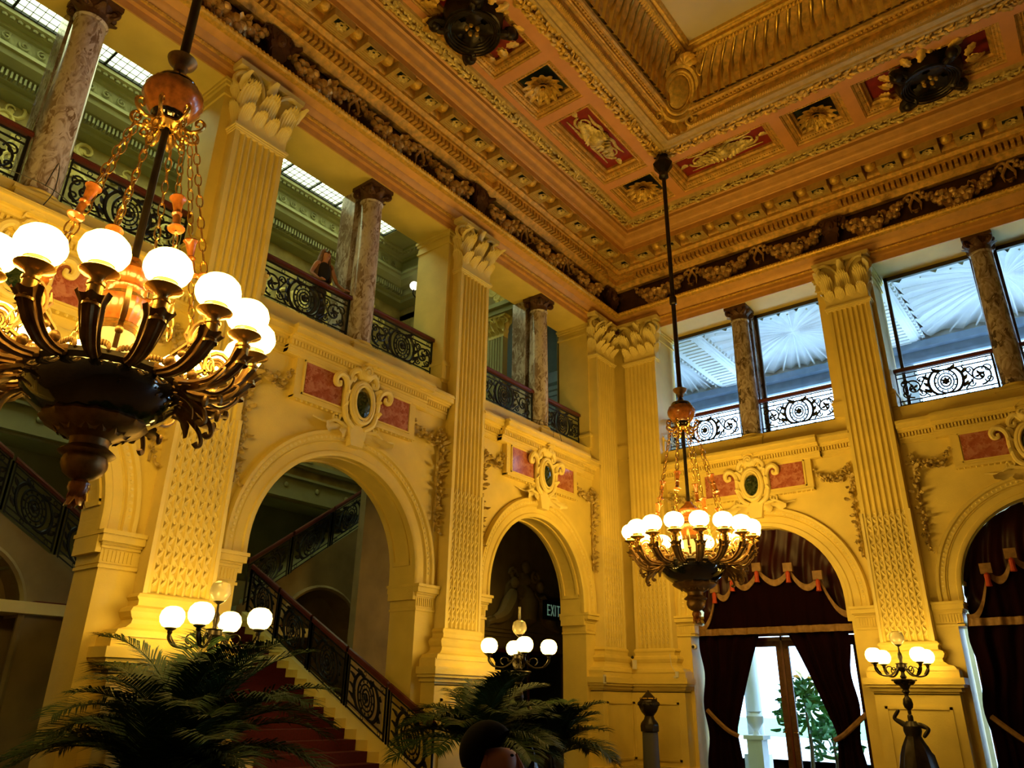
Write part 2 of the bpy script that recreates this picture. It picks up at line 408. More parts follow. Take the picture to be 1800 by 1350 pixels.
# frieze consoles, bows, swags
def fruit_garland(m, path, r, dens=1., seed=1, leafy=.5):
    rn = random.Random(seed); n = max(2, int(len(path)))
    for i, p in enumerate(path):
        t = i/(n-1); rr = r(t) if callable(r) else r
        for k in range(int(3*dens)):
            q = Vector(p)+Vector((rn.uniform(-1, 1)*rr*.6, rn.uniform(.0, .9)*rr, rn.uniform(-1, 1)*rr*.9))
            e = rr*rn.uniform(.34, .6)
            if rn.random() > leafy*.6: m.ell(q, e, e, e*rn.uniform(.8, 1.1), 7, 5)
            else:
                m.leaf(xf(q, rx=rn.uniform(-.9, -.2), ry=rn.uniform(-PI, PI), rz=rn.uniform(-.6, .6)), rr*1.5, rr*.9, .5, 3, .35, 5)
    return m
def swag_path(x0, x1, z0, drop, n, y=.1): return [(x0+(x1-x0)*i/(n-1), y, z0-drop*(1-((2*i/(n-1))-1)**2)) for i in range(n)]
m = fruit_garland(MB(), swag_path(-.76, .76, .30, .40, 22), lambda t: .085+.11*math.sin(PI*t), 1.6, 3, .25); swag = m.build('fruit_swag', 'fruit')
m = MB(); m.tube([(-.1, .03, .0), (-.16, .1, .1), (-.05, .12, .14), (0, .1, .05), (.05, .12, .14), (.16, .1, .1), (.1, .03, .0)], .035, 6)
m.tube([(0, .1, .1), (-.12, .08, -.12), (-.1, .06, -.3)], [.04, .035, .01], 6); m.tube([(0, .1, .1), (.12, .08, -.12), (.1, .06, -.3)], [.04, .035, .01], 6)
for i in range(5): m.leaf(xf((0, .1, -.28), ry=(i-2)*.6+PI, rx=-.4), .17, .1, .6, 3, .3, 5)
m.ell((0, .13, -.34), .05); bow = m.build('ribbon_bow', 'fruit')
m = MB()
m.prism([(-.2, .44), (.2, .44), (.15, .1), (.11, -.3), (-.11, -.3), (-.15, .1)], .0, .26)
m.leaf(xf((0, .27, .34), rx=PI), .62, .42, .25, 4, .3, 9); m.ell((0, .27, .2), .10, .09, .13); m.ell((0, .33, .12), .035, .05, .03)
for sx in (-1, 1): m.tube(spiral(sx*.2, .36, .09, .02, 0, 1.3, 14, .2, sx), .035, 6); m.leaf(xf((sx*.12, .15, .2), ry=sx*1.3, rx=-.3), .36, .2, .4, 3, .3, 7)
cons = m.build('frieze_console', 'umber')
for o in (swag, bow, cons): COL.objects.unlink(o)
for wall, nb in (('L', 3), ('R', 3)):
    rz = -R90 if wall == 'L' else PI
    P = lambda s, d, z: ((d, -s, z) if wall == 'L' else (s, -d, z))
    for k in range(nb):
        s0 = PIL[k]
        if not (wall == 'R' and k == 0): inst(cons, ENT, P(s0 if k else .45, .08, 12.05), rz if (k or wall == 'L') else rz)
        for j in range(3):
            sc = s0+5.5*(j+.5)/3
            inst(swag, ENT, P(sc, .1, 12.05), rz)
            if j: inst(bow, ENT, P(s0+5.5*j/3, .1, 12.30), rz)

# ---------------- coffered ceiling
CEI = empty('ceiling', (0, 0, 0), kind='structure')
ZC = 13.65
COF = [(1.86, 3.10, 'S'), (3.35, 5.98, 'B'), (6.23, 7.50, 'S'), (7.75, 10.45, 'B'), (10.70, 11.97, 'S'), (12.22, 14.85, 'B'), (15.10, 16.34, 'S')]
m = MB()
def flat_ring(m, a, b, z0, z1):
    m.box(a, W-a, -b, -a, z0, z1); m.box(a, W-a, -(W-a), -(W-b), z0, z1); m.box(a, b, -(W-b), -b, z0, z1); m.box(W-b, W-a, -(W-b), -b, z0, z1)
flat_ring(m, 1.72, 1.86, ZC, 14.3); flat_ring(m, 3.10, 3.40, ZC, 14.3)
bars = [(3.10, 3.35), (5.98, 6.23), (7.50, 7.75), (10.45, 10.70), (11.97, 12.22), (14.85, 15.10)]
for a, b in bars:
    for (u0, u1) in ((1.86, 3.10), (W-3.10, W-1.86)):
        m.box(a, b, -u1, -u0, ZC, 14.3); m.box(u0, u1, -b, -a, ZC, 14.3)
m.build('salmon_ribs', 'salmon', CEI, smooth=False)
flat = MB(); flat_ring(flat, .9, 4.3, 14.3, 14.4); flat.build('coffer_backing', 'oldgold', CEI, smooth=False)
def coffer(x0, x1, y0, y1, kind, idx):
    cx, cy = (x0+x1)/2, (y0+y1)/2; hx, hy = (x1-x0)/2, (y1-y0)/2
    f = MB()
    cs = [(0, ZC+.01), (.03, ZC+.03), (.04, ZC+.06), (.13, ZC+.10), (.15, ZC+.09), (.17, ZC+.12), (.18, ZC+.16), (.225, ZC+.20), (.23, ZC+.30)]
    for (wa, za), (wb, zb) in zip(cs, cs[1:]):
        q = [(-1, -1), (1, -1), (1, 1), (-1, 1)]
        for j in range(4):
            (ax, ay), (bx, by) = q[j], q[(j+1) % 4]
            f.add([(ax*(hx-wa), ay*(hy-wa), za), (bx*(hx-wa), by*(hy-wa), za), (bx*(hx-wb), by*(hy-wb), zb), (ax*(hx-wb), ay*(hy-wb), zb)], [(0, 1, 2, 3)])
    for k in range(int(2*hx/.06)):
        for s in (-1, 1): f.ell((-hx+.03+.06*k, s*(hy-.10), ZC+.075), .018, .018, .018, 5, 4)
    for k in range(int(2*hy/.06)):
        for s in (-1, 1): f.ell((s*(hx-.10), -hy+.03+.06*k, ZC+.075), .018, .018, .018, 5, 4)
    fo = f.build('coffer_frame', 'oldgold', CEI, loc=(cx, cy, 0))
    MB().box(-hx+.2, hx-.2, -hy+.2, hy-.2, ZC+.27, ZC+.32).build('coffer_field', 'teal' if kind == 'S' else 'red', fo)
    return fo
m = rosette(MB(), .33, 13, 2, .0, .05, -1, 3); ro_big = m.build('gilt_rosette', 'gold')
# arabesque relief for the red panels (flat design facing -Z, about 2 x .7)
m = MB()
def relief(m, pts, r, z=0., fl=.6): m.tube([(p[0], p[1], z) for p in pts], r, 7, flat=fl)
for sx in (-1, 1):
    sp = [(sx*(.62+(.24-.2*i/19)*math.cos(sx*0+i*.55)), -.02+(.22-.19*i/19)*math.sin(i*.55)) for i in range(20)]
    relief(m, sp, [.035-.02*i/19 for i in range(20)])
    relief(m, [(sx*.1, -.2), (sx*.28, -.26), (sx*.5, -.22), (sx*.8, -.26)], [.05, .045, .04, .012])
    relief(m, [(sx*.06, .22), (sx*.25, .26), (sx*.45, .25), (sx*.9, .26)], [.03, .04, .035, .01])
    for i in range(5): m.leaf(xf((sx*(.15+.12*i), -.02, -.03), rz=sx*(-.5-.25*i)) @ Matrix.Rotation(R90*1.05, 4, 'X') @ Matrix.Rotation(PI, 4, 'Z'), .36, .22, .2, 3, .35, 7); m.leaf(xf((sx*(.2+.14*i), .0, -.03), rz=sx*(.4+.2*i)) @ Matrix.Rotation(-R90*1.05, 4, 'X'), .28, .16, .2, 3, .35, 5)
    m.leaf(xf((sx*.9, 0, -.01), rz=-sx*R90) @ Matrix.Rotation(-R90*.9, 4, 'X'), .2, .16, .3, 3, .35, 5)
    for i in range(10): m.ell((sx*(.62+.05*math.cos(i*2*PI/10)), -.02+.05*math.sin(i*2*PI/10), -.03), .02, .02, .02, 5, 4)
m.ell((0, .02, -.02), .2, .2, .12, 10, 6); m.ell((0, -.2, -.03), .12, .1, .1)
for i in range(6): m.leaf(xf((0, .12, -.02), rz=(i-2.5)*.5) @ Matrix.Rotation(-R90*.85, 4, 'X'), .2, .1, .3, 3, .3, 5)
arab = m.build('arabesque_relief', 'paleleaf')
# dark bronze cartouche with gilt acorns and leaves
def ceiling_cartouche(loc, rz, par):
    e = MB()
    e.lathe([(.02, .10), (.22, .09), (.34, .02), (.44, -.08), (.50, -.12), (.56, -.10), (.60, .0), (.62, .25)], 28, wob=lambda a, j: .05*math.cos(4*a))
    for i in range(5): e.tube([(math.cos(q)*(.36+.045*i), math.sin(q)*(.36+.045*i), -.03-.028*i) for q in [2*PI*k/30 for k in range(30)]], .016, 5, closed=True)
    for i in range(4):
        a = PI/4+i*R90; c, s = math.cos(a), math.sin(a)
        pts = []
        for k in range(16):
            q = k*.5; rr = .20*(1-k/19); pts.append((c*(.62)+c*rr*math.cos(q)-s*.5*rr*math.sin(q), s*.62+s*rr*math.cos(q)+c*.5*rr*math.sin(q), -.05+rr*.4*math.sin(q)))
        e.tube(pts, [.10-.05*k/15 for k in range(16)], 8)
        e.ell((c*.72, s*.72, -.02), .14, .14, .13)
        e.leaf(xf((c*.5, s*.5, -.05), rz=a-R90) @ Matrix.Rotation(R90*1.1, 4, 'X') @ Matrix.Rotation(PI, 4, 'Z'), .42, .36, -.3, 4, .3, 7)
    o = e.build('bronze_cartouche', 'darkbronze', par, loc=loc, rot=(0, 0, rz))
    g = MB()
    for i in range(5):
        a = i*2*PI/5; g.ell((.13*math.cos(a), .10*math.sin(a), -.02), .045, .045, .075, 8, 6); g.leaf(xf((.13*math.cos(a), .1*math.sin(a), .03), rz=a) @ Matrix.Rotation(PI, 4, 'X'), .12, .08, .3, 3, .3, 5)
    g.build('gilt_acorns', 'gold', o)
    g = MB(); rn = random.Random(4)
    for i in range(26):
        a = i*2*PI/26+rn.uniform(-.1, .1); rr = rn.uniform(.6, .72)
        sx = 1.15
        g.leaf(xf((rr*math.cos(a)*sx, rr*math.sin(a), rn.uniform(-.02, .10)), rz=a-R90+rn.uniform(-.5, .5)) @ Matrix.Rotation(-R90+rn.uniform(0, .5), 4, 'X'), rn.uniform(.2, .32), .2, rn.uniform(-.4, .1), 3, .35, 7)
    g.build('gilt_foliage', 'gold', o)
for o in (ro_big, arab): COL.objects.unlink(o)
for k, (a, b, kd) in enumerate(COF):
    for side in ('L', 'R'):
        if side == 'L' and k == 0: continue
        x0, x1, y0, y1 = (1.86, 3.10, -b, -a) if side == 'L' else (a, b, -3.10, -1.86)
        fo = coffer(x0, x1, y0, y1, kd, k)
        if kd == 'S': inst(ro_big, fo, (0, 0, ZC+.16), .2)
        elif k == 3: pass
        else: inst(arab, fo, (0, 0, ZC+.25), R90 if side == 'L' else 0)
for side, loc, rz in (('L', (2.42, -9.1, ZC-.10), R90), ('R', (9.1, -2.42, ZC-.10), 0)): ceiling_cartouche(loc, rz, CEI)
# leafy garland bands
def leaf_band(d, z, smax, side, wd, name, seed, material='paleleaf'):
    m = MB(); rn = random.Random(seed); s = d+.05
    while s < smax:
        for t in (-1, 0, 1):
            L_ = rn.uniform(.11, .17)*wd/.2
            T = xf((s+rn.uniform(-.03, .03), d+t*wd*.28, z-rn.uniform(0, .04)), rz=-R90+t*rn.uniform(.4, 1.)) @ Matrix.Rotation(-R90-rn.uniform(-.1, .55), 4, 'X') @ Matrix.Rotation(PI, 4, 'Z')
            m.leaf(T, L_, L_*.75, rn.uniform(.1, .6), 3, .35, 5)
        if rn.random() < .45: m.ell((s, d+rn.uniform(-.3, .3)*wd, z-.03), .032*wd/.2, None, None, 6, 4)
        if int(s/.09) % 9 == 0: m.tube([(s-.05, d-wd*.5, z-.02), (s, d, z-.07), (s+.05, d+wd*.5, z-.02)], .018, 5)
        s += .085
    wallmesh(m, side).build(name, material, CEI)
for side in 'LR':
    leaf_band(1.53, 13.63, 16.5 if side == 'L' else 14, side, .2, 'leaf_garland', 5)
    leaf_band(3.52, 13.63, 13.2, side, .2, 'leaf_garland', 6, 'gold')
ring([(3.40, 13.65), (3.41, 13.70), (3.62, 13.70), (3.63, 13.62)], 'garland_channel', 'oldgold', CEI)
ring([(3.63, 13.62), (3.66, 13.60), (3.72, 13.60), (3.74, 13.63), (3.84, 13.63), (3.86, 13.60), (3.92, 13.60), (3.94, 13.64)], 'inner_frame', 'olive', CEI)
ring([(3.94, 13.64), (3.98, 13.62), (4.03, 13.63), (4.05, 13.67), (4.05, 13.80), (4.11, 13.80), (4.14, 13.78), (4.17, 13.79), (4.18, 13.84), (4.24, 13.86), (4.27, 13.84), (4.31, 13.86), (4.33, 13.92)], 'rope_moulding', 'oldgold', CEI)
for side, sm in (('L', 13.0), ('R', 13.0)):
    m = MB(); s = 4.05
    while s < sm: m.tube([(s, 3.99, 13.615), (s+.035, 4.05, 13.645)], .016, 5, cap=False); s += .05
    s = 4.25
    while s < sm: m.ell((s, 4.21, 13.83), .03, .024, .03, 6, 4); s += .09
    wallmesh(m, side).build('rope_bead', 'gold', CEI)
# gadrooned cove
def cove(side):
    m = MB(); s0, s1 = 4.33, W-4.33; per = .25; sub = 6; n = int((s1-s0)/per)*sub
    def fn(u, v):
        a = v*R90*.98
        d = 4.33+.62*(1-math.cos(a)); z = 13.92+.82*math.sin(a)
        lo = d; hi = W-d; s = lo+(hi-lo)*u
        q = abs(math.sin(PI*u*n/sub)); b = .10*q*math.sin(PI*min(1, .08+v*.95))**.4
        return (s, d+b*math.cos(a)*1., z-b*math.sin(a)) if True else None
    m.grid(fn, n+1, 12)
    return wallmesh(m, side).build('gadrooned_cove', 'bright', CEI, angle=50)
cove('L'); cove('R')
m = MB()
for x0, y0, x1, y1 in ((W-4.33, -4.33, W-4.95, -W+4.95), (4.95, -W+4.95, W-4.33, -W+4.33)): pass
ring([(4.37, 13.95), (4.46, 14.3), (4.7, 14.6), (4.95, 14.75)], 'cove_backing', 'oldgold', CEI)
ring([(4.90, 14.72), (4.93, 14.67), (4.98, 14.66), (5.02, 14.69), (5.02, 14.76), (5.08, 14.78), (5.11, 14.76), (5.14, 14.78), (5.16, 14.85)], 'painting_frame', 'gold', CEI)
for side in 'LR':
    m = MB(); s = 5.0
    while s < 12.9:
        m.leaf(xf((s, 4.95, 14.66), rz=-.5) @ Matrix.Rotation(R90+.2, 4, 'X'), .13, .07, .3, 2, .2, 5); s += .075
    wallmesh(m, side).build('frame_foliage', 'gold', CEI)
MB().box(5.1, W-5.1, -W+5.1, -5.1, 14.84, 14.9).build('ceiling_painting', 'fresco', CEI, smooth=False)
MB().box(4.3, W-4.3, -W+4.3, -4.3, 15.2, 15.4).build('ceiling_deck', 'stone', CEI, smooth=False)
# the gilt oval escutcheon in the cove corner, facing down the diagonal
m = MB()
def oval(m, rx, rz, r, y=0., n=40, k=8): m.tube([(rx*math.cos(2*PI*i/n), y, rz*math.sin(2*PI*i/n)) for i in range(n)], r, k, closed=True)
oval(m, .36, .46, .075, .02); oval(m, .27, .36, .04, .06); oval(m, .22, .31, .02, .05)
for sx in (-1, 1):
    m.tube(spiral(sx*.36, .40, .13, .03, -.5, 1.3, 16, .05, sx), [.05-.02*i/15 for i in range(16)], 7)
    m.tube(spiral(sx*.30, -.42, .11, .03, .5, -1.3, 16, .05, sx), [.045-.02*i/15 for i in range(16)], 7)
    for i in range(3): m.leaf(xf((sx*.45, .0, -.2+.2*i), ry=sx*(1.6-.3*i), rx=-.2), .34, .2, .35, 3, .35, 7)
for i in range(5): m.leaf(xf((0, .08, .46), ry=(i-2)*.55, rx=-.35), .3, .16, .5, 3, .35, 7)
for i in range(4): m.leaf(xf((0, .05, -.46), ry=PI+(i-1.5)*.6, rx=-.3), .34, .16, .4, 3, .35, 7)
esc = m.build('oval_escutcheon', 'gold', CEI, loc=(4.56, -4.60, 14.16)); esc.scale = (1.2, 1.2, 1.25); esc.rotation_euler = (-.75, 0, PI+PI/4)
m = MB(); m.ell((0, .0, 0), .23, .07, .32, 20, 10); m.build('gilt_oval_boss', 'gold', esc)
# ------------------------------------------------------------------ pilasters
def fluted_poly(hw, d, nfl, dep, y0=0.):
    """outline in (x,y) of a fluted strip seen from above, front at y=d"""
    pts = [(-hw, y0), (-hw, d)]; mg = .07*hw/.475; wv = (2*hw-2*mg)/nfl
    for i in range(nfl):
        x0 = -hw+mg+i*wv
        pts.append((x0+.012, d))
        for k in range(1, 6): pts.append((x0+wv/2-(wv/2-.014)*math.cos(PI*k/6), d-dep*math.sin(PI*k/6)))
        pts.append((x0+wv-.012, d))
    pts += [(hw, d), (hw, y0)]
    return pts
def vprism(m, poly, z0, z1):
    k = len(poly); m.add([(p[0], p[1], z0) for p in poly]+[(p[0], p[1], z1) for p in poly],
        [(i, (i+1) % k, k+(i+1) % k, k+i)[::-1] for i in range(k)]+[list(range(k)), list(range(2*k-1, k-1, -1))]); return m
def pil_capital(hw, d, z0, z1):
    H = z1-z0; m = MB()
    m.box(-hw, hw, 0, d-.02, z0, z1-.1)
    m.prism([(-hw*.96, z0), (hw*.96, z0), (hw*1.1, z1-.14), (-hw*1.1, z1-.14)], 0, d+.0)
    m.prism([(-hw*1.32, z1-.10), (hw*1.32, z1-.10), (hw*1.36, z1), (-hw*1.36, z1)], -.0, d+.10)
    for i in range(4):      # lower row
        x = (-.75+.5*i)*hw; m.shell_leaf(xf((x, d-.01, z0), rx=-.06), H*.36, hw*.47, .48)
    for i in range(3):
        x = (-.8+.8*i)*hw; m.shell_leaf(xf((x, d-.03, z0+H*.12), rx=-.08), H*.60, hw*.66, .40)
    for sx in (-1, 1):
        for zz, l in ((0, .4), (H*.12, .58)): m.shell_leaf(xf((sx*hw, d*.5, z0+zz), rz=-sx*R90) @ Matrix.Rotation(-.06, 4, 'X'), H*l, d*1.1, .16)
        # corner volutes
        T = m.T; m.T = xf((sx*hw*1.0, d+.02, z0+H*.72), rz=-sx*.6)
        m.tube(spiral(0, 0, H*.17, .02, R90, -1.6 if sx > 0 else -1.6, 26, .0, sx), [.045-.025*i/25 for i in range(26)], 7)
        m.ell((0, 0, 0), .05, .06, .05)
        m.T = T
        m.tube([(sx*hw*.15, d+.01, z0+H*.45), (sx*hw*.3, d+.05, z0+H*.72), (sx*hw*.7, d+.08, z0+H*.90), (sx*hw*1.05, d+.08, z0+H*.9)], [.02, .035, .045, .05], 7)
        m.leaf(xf((sx*hw*1.1, d+.06, z0+H*.5), rx=-.25, ry=sx*.15), H*.3, hw*.3, .7, 3, .3, 5)
        m.shell_leaf(xf((sx*hw*.78, d+.04, z0+H*.42), rx=-.2, ry=sx*.2), H*.32, hw*.5, .35)
    m.ell((0, d+.06, z1-.12), hw*.2, .09, H*.11); m.leaf(xf((0, d+.04, z0+H*.58), rx=-.1), H*.36, hw*.4, .4, 4, .25, 7)
    m.ell((0, d+.06, z0+H*.62), hw*.13, .08, H*.13); 
    for sx in (-1, 1): m.ell((sx*.07*hw/.475, d+.13, z0+H*.64), .02)
    return m
def arabesque(m, x, y, z0, z1, w, step=.145):
    z = z0+.05; k = 0
    while z < z1-.05:
        sx = 1 if k % 2 else -1
        m.leaf(xf((x-sx*w*.12, y, z), rx=.05, ry=sx*.55), .12, .06, .25, 2, .3, 5, cup=.1)
        m.tube([(x-sx*w*.25, y, z+.02), (x+sx*w*.05, y+.012, z+.06), (x+sx*w*.3, y, z+.10)], .009, 4)
        m.ell((x+sx*w*.2, y+.004, z+.105), .018, .014, .018, 5, 4)
        z += step*.62; k += 1
HW = .475; PD = .25
cap_me = pil_capital(HW, PD, 0, 1.16).build('capital', 'ivory'); COL.objects.unlink(cap_me)
def pilaster_parts():
    res = []
    m = MB()
    vprism(m, fluted_poly(HW-.015, PD-.01, 7, .045), 2.74, 10.06)
    res.append(m.build('fluted_shaft', 'stone', angle=40))
    m = MB()
    for z0, z1, o in ((10.06, 10.09, .0), (10.09, 10.12, .02), (10.12, 10.16, .04), (10.16, 10.19, .02)): m.box(-HW-o, HW+o, 0, PD+o, z0, z1)
    res.append(m.build('astragal', 'ivory'))
    m = MB(); wv = (2*(HW-.015)-.14)/7
    for i in range(7): arabesque(m, -HW+.015+.07+wv*(i+.5), PD-.035, 2.80, 5.25, wv)
    m.box(-HW-.01, -HW+.045, 0, PD+.012, 2.74, 5.3); m.box(HW-.045, HW+.01, 0, PD+.012, 2.74, 5.3)
    res.append(m.build('arabesque_ornament', 'ivory'))
    m = MB()
    prof = [(2.76, .0), (2.74, .035), (2.70, .055), (2.66, .03), (2.60, .03), (2.57, .08), (2.52, .10), (2.46, .08), (2.43, .06), (2.38, .07), (2.33, .12), (2.30, .20), (2.26, .22), (2.22, .23)]
    for (za, oa), (zb, ob) in zip(prof, prof[1:]):
        k = .62
        vs = []
        for z, o in ((za, oa), (zb, ob)): vs += [(-HW-o*1.35, 0, z), (-HW-o*1.35, PD+o*k, z), (HW+o*1.35, PD+o*k, z), (HW+o*1.35, 0, z)]
        m.add(vs, [(0, 1, 5, 4)[::-1], (1, 2, 6, 5)[::-1], (2, 3, 7, 6)[::-1]])
    m.box(-HW-.33, HW+.33, 0, PD+.13, 2.10, 2.24)
    for z0, z1, o in ((1.80, 1.86, .0), (1.86, 1.93, .05), (1.93, 1.98, .11), (1.98, 2.10, .14)): m.box(-HW-.26-o, HW+.26+o, 0, PD+.07+o, z0, z1)
    m.box(-HW-.26, HW+.26, 0, PD+.07, 0, 1.82)
    m.box(-HW-.34, HW+.34, 0, PD+.15, 0, .3)
    for z0, z1, o in ((1.55, 1.6, .02), (.4, .45, .02)): m.box(-HW-.1, HW+.1, 0, PD+.07+o, z0, z1)
    for sx in (-1, 1): m.box(sx*(HW+.1), sx*(HW+.05), 0, PD+.09, .4, 1.6)
    res.append(m.build('pedestal', 'stone', angle=30))
    return res
PP = pilaster_parts()
for o in PP: COL.objects.unlink(o)
def pilaster(wall, s, label):
    e = empty('fluted_pilaster', label=label, cat='pilaster', group='fluted pilasters of the hall'); wplace(e, wall, s)
    for o in PP: inst(o, e, (0, 0, 0))
    inst(cap_me, e, (0, 0, 10.19))
    return e
pilaster('L', .87, 'cream fluted pilaster on the staircase wall, hard against the room corner')
pilaster('L', 6.27, 'cream fluted pilaster on the staircase wall between its two nearest arches to the corner')
pilaster('L', 11.78, 'large cream fluted pilaster behind the foreground chandelier and leftmost lamp')
pilaster('R', .93, 'cream fluted pilaster on the curtained wall, hard against the room corner')
pilaster('R', 6.37, 'cream fluted pilaster on the curtained wall between the two curtained arches')
pilaster('L', 17.3, 'cream fluted pilaster at the near end of the staircase wall'); pilaster('R', 11.85, 'cream fluted pilaster on the curtained wall beyond the second curtained arch')

# ------------------------------------------------------------------ arch surrounds, imposts
TN = 10
def arch_trim(wall, c, label):
    global TN; TN += 1; e = empty('trim_%d' % TN, kind='structure'); wplace(e, wall, c)
    prof = [(RA-.02, -.04), (RA-.02, .03), (RA+.01, .05), (RA+.06, .05), (RA+.08, .025), (RA+.2, .025), (RA+.22, .045), (RA+.235, .03), (RA+.25, .06), (RA+.33, .06), (RA+.35, .10), (RA+.40, .11), (RA+.42, .07), (RA+.42, 0)]
    m = MB(); n = 40; st = [(-1, None)]
    def pt(t, r):   # t in 0..1 incl. straight stilts
        z0 = 3.47
        if t <= 0: return (-r, z0)
        if t >= 1: return (r, z0)
        a = PI-PI*(t-.03)/.94; a = min(PI, max(0, a)); return (r*math.cos(a), ZS+r*math.sin(a))
    m.grid(lambda u, v: (pt(u, prof[round(v*(len(prof)-1))][0])[0], prof[round(v*(len(prof)-1))][1], pt(u, prof[round(v*(len(prof)-1))][0])[1]), n, len(prof))
    m.build('archivolt', 'stone', e, angle=40)
    m = MB()   # leaf-and-tongue enrichment
    for i in range(70):
        a = PI*(i+.5)/70; m.ell(((RA+.295)*math.cos(a), .055, ZS+(RA+.295)*math.sin(a)), .035, .022, .028, 5, 4)
    m.build('carved_band', 'ivory', e)
    m = MB()   # soffit ribs
    for y0, y1 in ((-.17, -.11), (-.55, -.49)):
        for r0, r1 in ((RA-.03, RA+.02),):
            N = 32
            for i in range(N):
                a0 = .12+(PI-.24)*i/N; a1 = .12+(PI-.24)*(i+1)/N
                vs = [((r)*math.cos(a), y, ZS+r*math.sin(a)) for a in (a0, a1) for r in (r0, r1) for y in (y0, y1)]
                m.add(vs, [(0, 1, 5, 4), (0, 4, 6, 2), (1, 3, 7, 5)])
    for a in (.12, PI-.12):
        T = xf((0, 0, ZS), ry=-a); m.T = T; m.box(RA-.03, RA+.02, -.55, -.11, -.04, .04); m.T = None
    m.build('soffit_moulding', 'stone', e)
    for sx in (-1, 1):
        # impost block around the pier corner; pier continues to its pilaster
        x0 = sx*RJ; x1 = sx*(2.75-HW+.0)
        m = MB()
        for z0, z1, o in ((3.02, 3.06, .03), (3.08, 3.26, .008), (3.26, 3.30, .03), (3.30, 3.33, .06), (3.33, 3.42, .11), (3.42, 3.47, .14)):
            a, b = sorted((x0-sx*(.005+o*.6), x1)); m.box(a, b, -TA-o*.3, o, z0, z1)
        xx = RJ+.04
        while xx < 2.2: m.box(sx*xx-.012, sx*xx+.012, 0, .022, 3.1, 3.24); xx += .05
        m.build('impost', 'stone', e)
    return e
for c, l in zip(BAY, ('dark arch nearest the room corner, with lamp and carved relief in it', 'tall arch over the descending staircase and curved iron balustrade', 'arch at the far left edge, mostly behind the foreground chandelier')): arch_trim('L', c, 'cream moulded '+l)
arch_trim('R', BAY[0]+.1, 'cream moulded arch framing the crimson curtains nearest the room corner')
arch_trim('R', BAY[1]+.1, 'cream moulded arch at the right edge framing dark blue-lit curtains')

# ------------------------------------------------------------------ gallery ledges, panel blocks, marble insets
def ledge(wall, c, par):
    e = MB()
    L0, L1 = -2.75+HW, 2.75-HW
    def run(a, b, oy):
        for z0, z1, y in ((6.70, 6.74, .03), (6.74, 6.78, .05), (6.80, 6.84, .07), (6.93, 6.97, .14), (6.97, 7.0, .17), (7.0, 7.09, .24), (7.09, 7.12, .27), (7.12, 7.16, .25)):
            e.box(a, b, -.05, y+oy, z0, z1)
        e.box(a, b, -.05, .045+oy, 6.715, 7.095)
        s = a+.04
        while s < b-.03: e.box(s, s+.035, 0, .105+oy, 6.845, 6.925); s += .062
    run(L0, -1.58, 0); run(1.58, L1, 0); run(-1.6, 1.6, .12)
    wplace(e.build('ledge_moulding', 'stone', par), wall, c)
    e = MB()
    e.box(-1.36, 1.36, -.02, .12, 6.02, 6.72)
    for hx, z0, z1, y in ((1.36, 6.0, 6.05, .15), (1.22, 6.10, 6.13, .145), (1.22, 6.67, 6.70, .145)): e.box(-hx, hx, 0, y, z0, z1)
    for sx in (-1, 1): e.box(sx*1.22, sx*1.19, 0, .145, 6.1, 6.7)
    for k in range(26): e.ell((-1.3+.104*k, .13, 5.98), .025, .02, .025, 5, 4)
    wplace(e.build('frieze_block', 'stone', par), wall, c)
for wall, par, off in (('L', WL, 0), ('R', WR, .1)):
    for c in BAY: ledge(wall, c+off, par)
def cartouche_me():
    m = MB()
    oval(m, .235, .36, .05, .20); oval(m, .185, .30, .025, .24)
    m.lathe([(0, 0)], 3) if False else None
    m.prism([(.42*math.cos(2*PI*i/20)*(.62 if math.sin(2*PI*i/20) < 0 else .9), .46*math.sin(2*PI*i/20)+.03) for i in range(20)][::-1], 0, .15)
    for sx in (-1, 1):
        m.tube([(sx*.12, .14, -.46), (sx*.30, .16, -.32), (sx*.36, .18, -.05), (sx*.36, .2, .18), (sx*.42, .22, .32), (sx*.54, .23, .36), (sx*.62, .22, .28), (sx*.60, .2, .18), (sx*.52, .2, .18), (sx*.52, .21, .25)], [.05, .055, .05, .05, .06, .06, .055, .05, .04, .03], 8)
        m.tube([(sx*.06, .2, .44), (sx*.16, .22, .56), (sx*.27, .2, .50), (sx*.30, .18, .38), (sx*.22, .18, .36), (sx*.2, .2, .43)], [.05, .06, .055, .05, .04, .03], 8)
        for i in range(3): m.leaf(xf((sx*(.26), .16, -.28+.2*i), ry=sx*(.55-.1*i), rx=-.15), .26, .14, .4, 3, .3, 5)
        m.leaf(xf((sx*.12, .1, -.46), ry=sx*2.2, rx=-.1), .42, .2, .3, 4, .35, 7)
        m.leaf(xf((sx*.2, .08, -.5), ry=sx*1.75, rx=-.05), .60, .22, .25, 4, .4, 7)
        m.tube([(sx*.2, .08, -.46), (sx*.45, .1, -.42), (sx*.65, .1, -.5), (sx*.9, .08, -.47)], [.04, .03, .022, .01], 6)
        m.tube(spiral(sx*.42, -.36, .10, .02, -1, 1.2, 14, .1, sx), .022, 6)
    m.ell((0, .2, .55), .17, .12, .14); m.tube(spiral(.0, .56, .10, .02, 0, 1.4, 16, .31), .02, 6)
    m.prism([(-.13, -.78), (.13, -.78), (.2, -.42), (-.2, -.42)], 0, .16)
    for i in range(5): m.leaf(xf((0, .2, .62), ry=(i-2)*.5, rx=-.4), .22, .12, .5, 3, .3, 5)
    return m.build('scrolled_cartouche', 'ivory')
CM = cartouche_me(); MED = MB().ell((0, .21, 0), .18, .06, .295, 18, 10).build('green_marble_boss', 'greenmarble')
for o in (CM, MED): COL.objects.unlink(o)
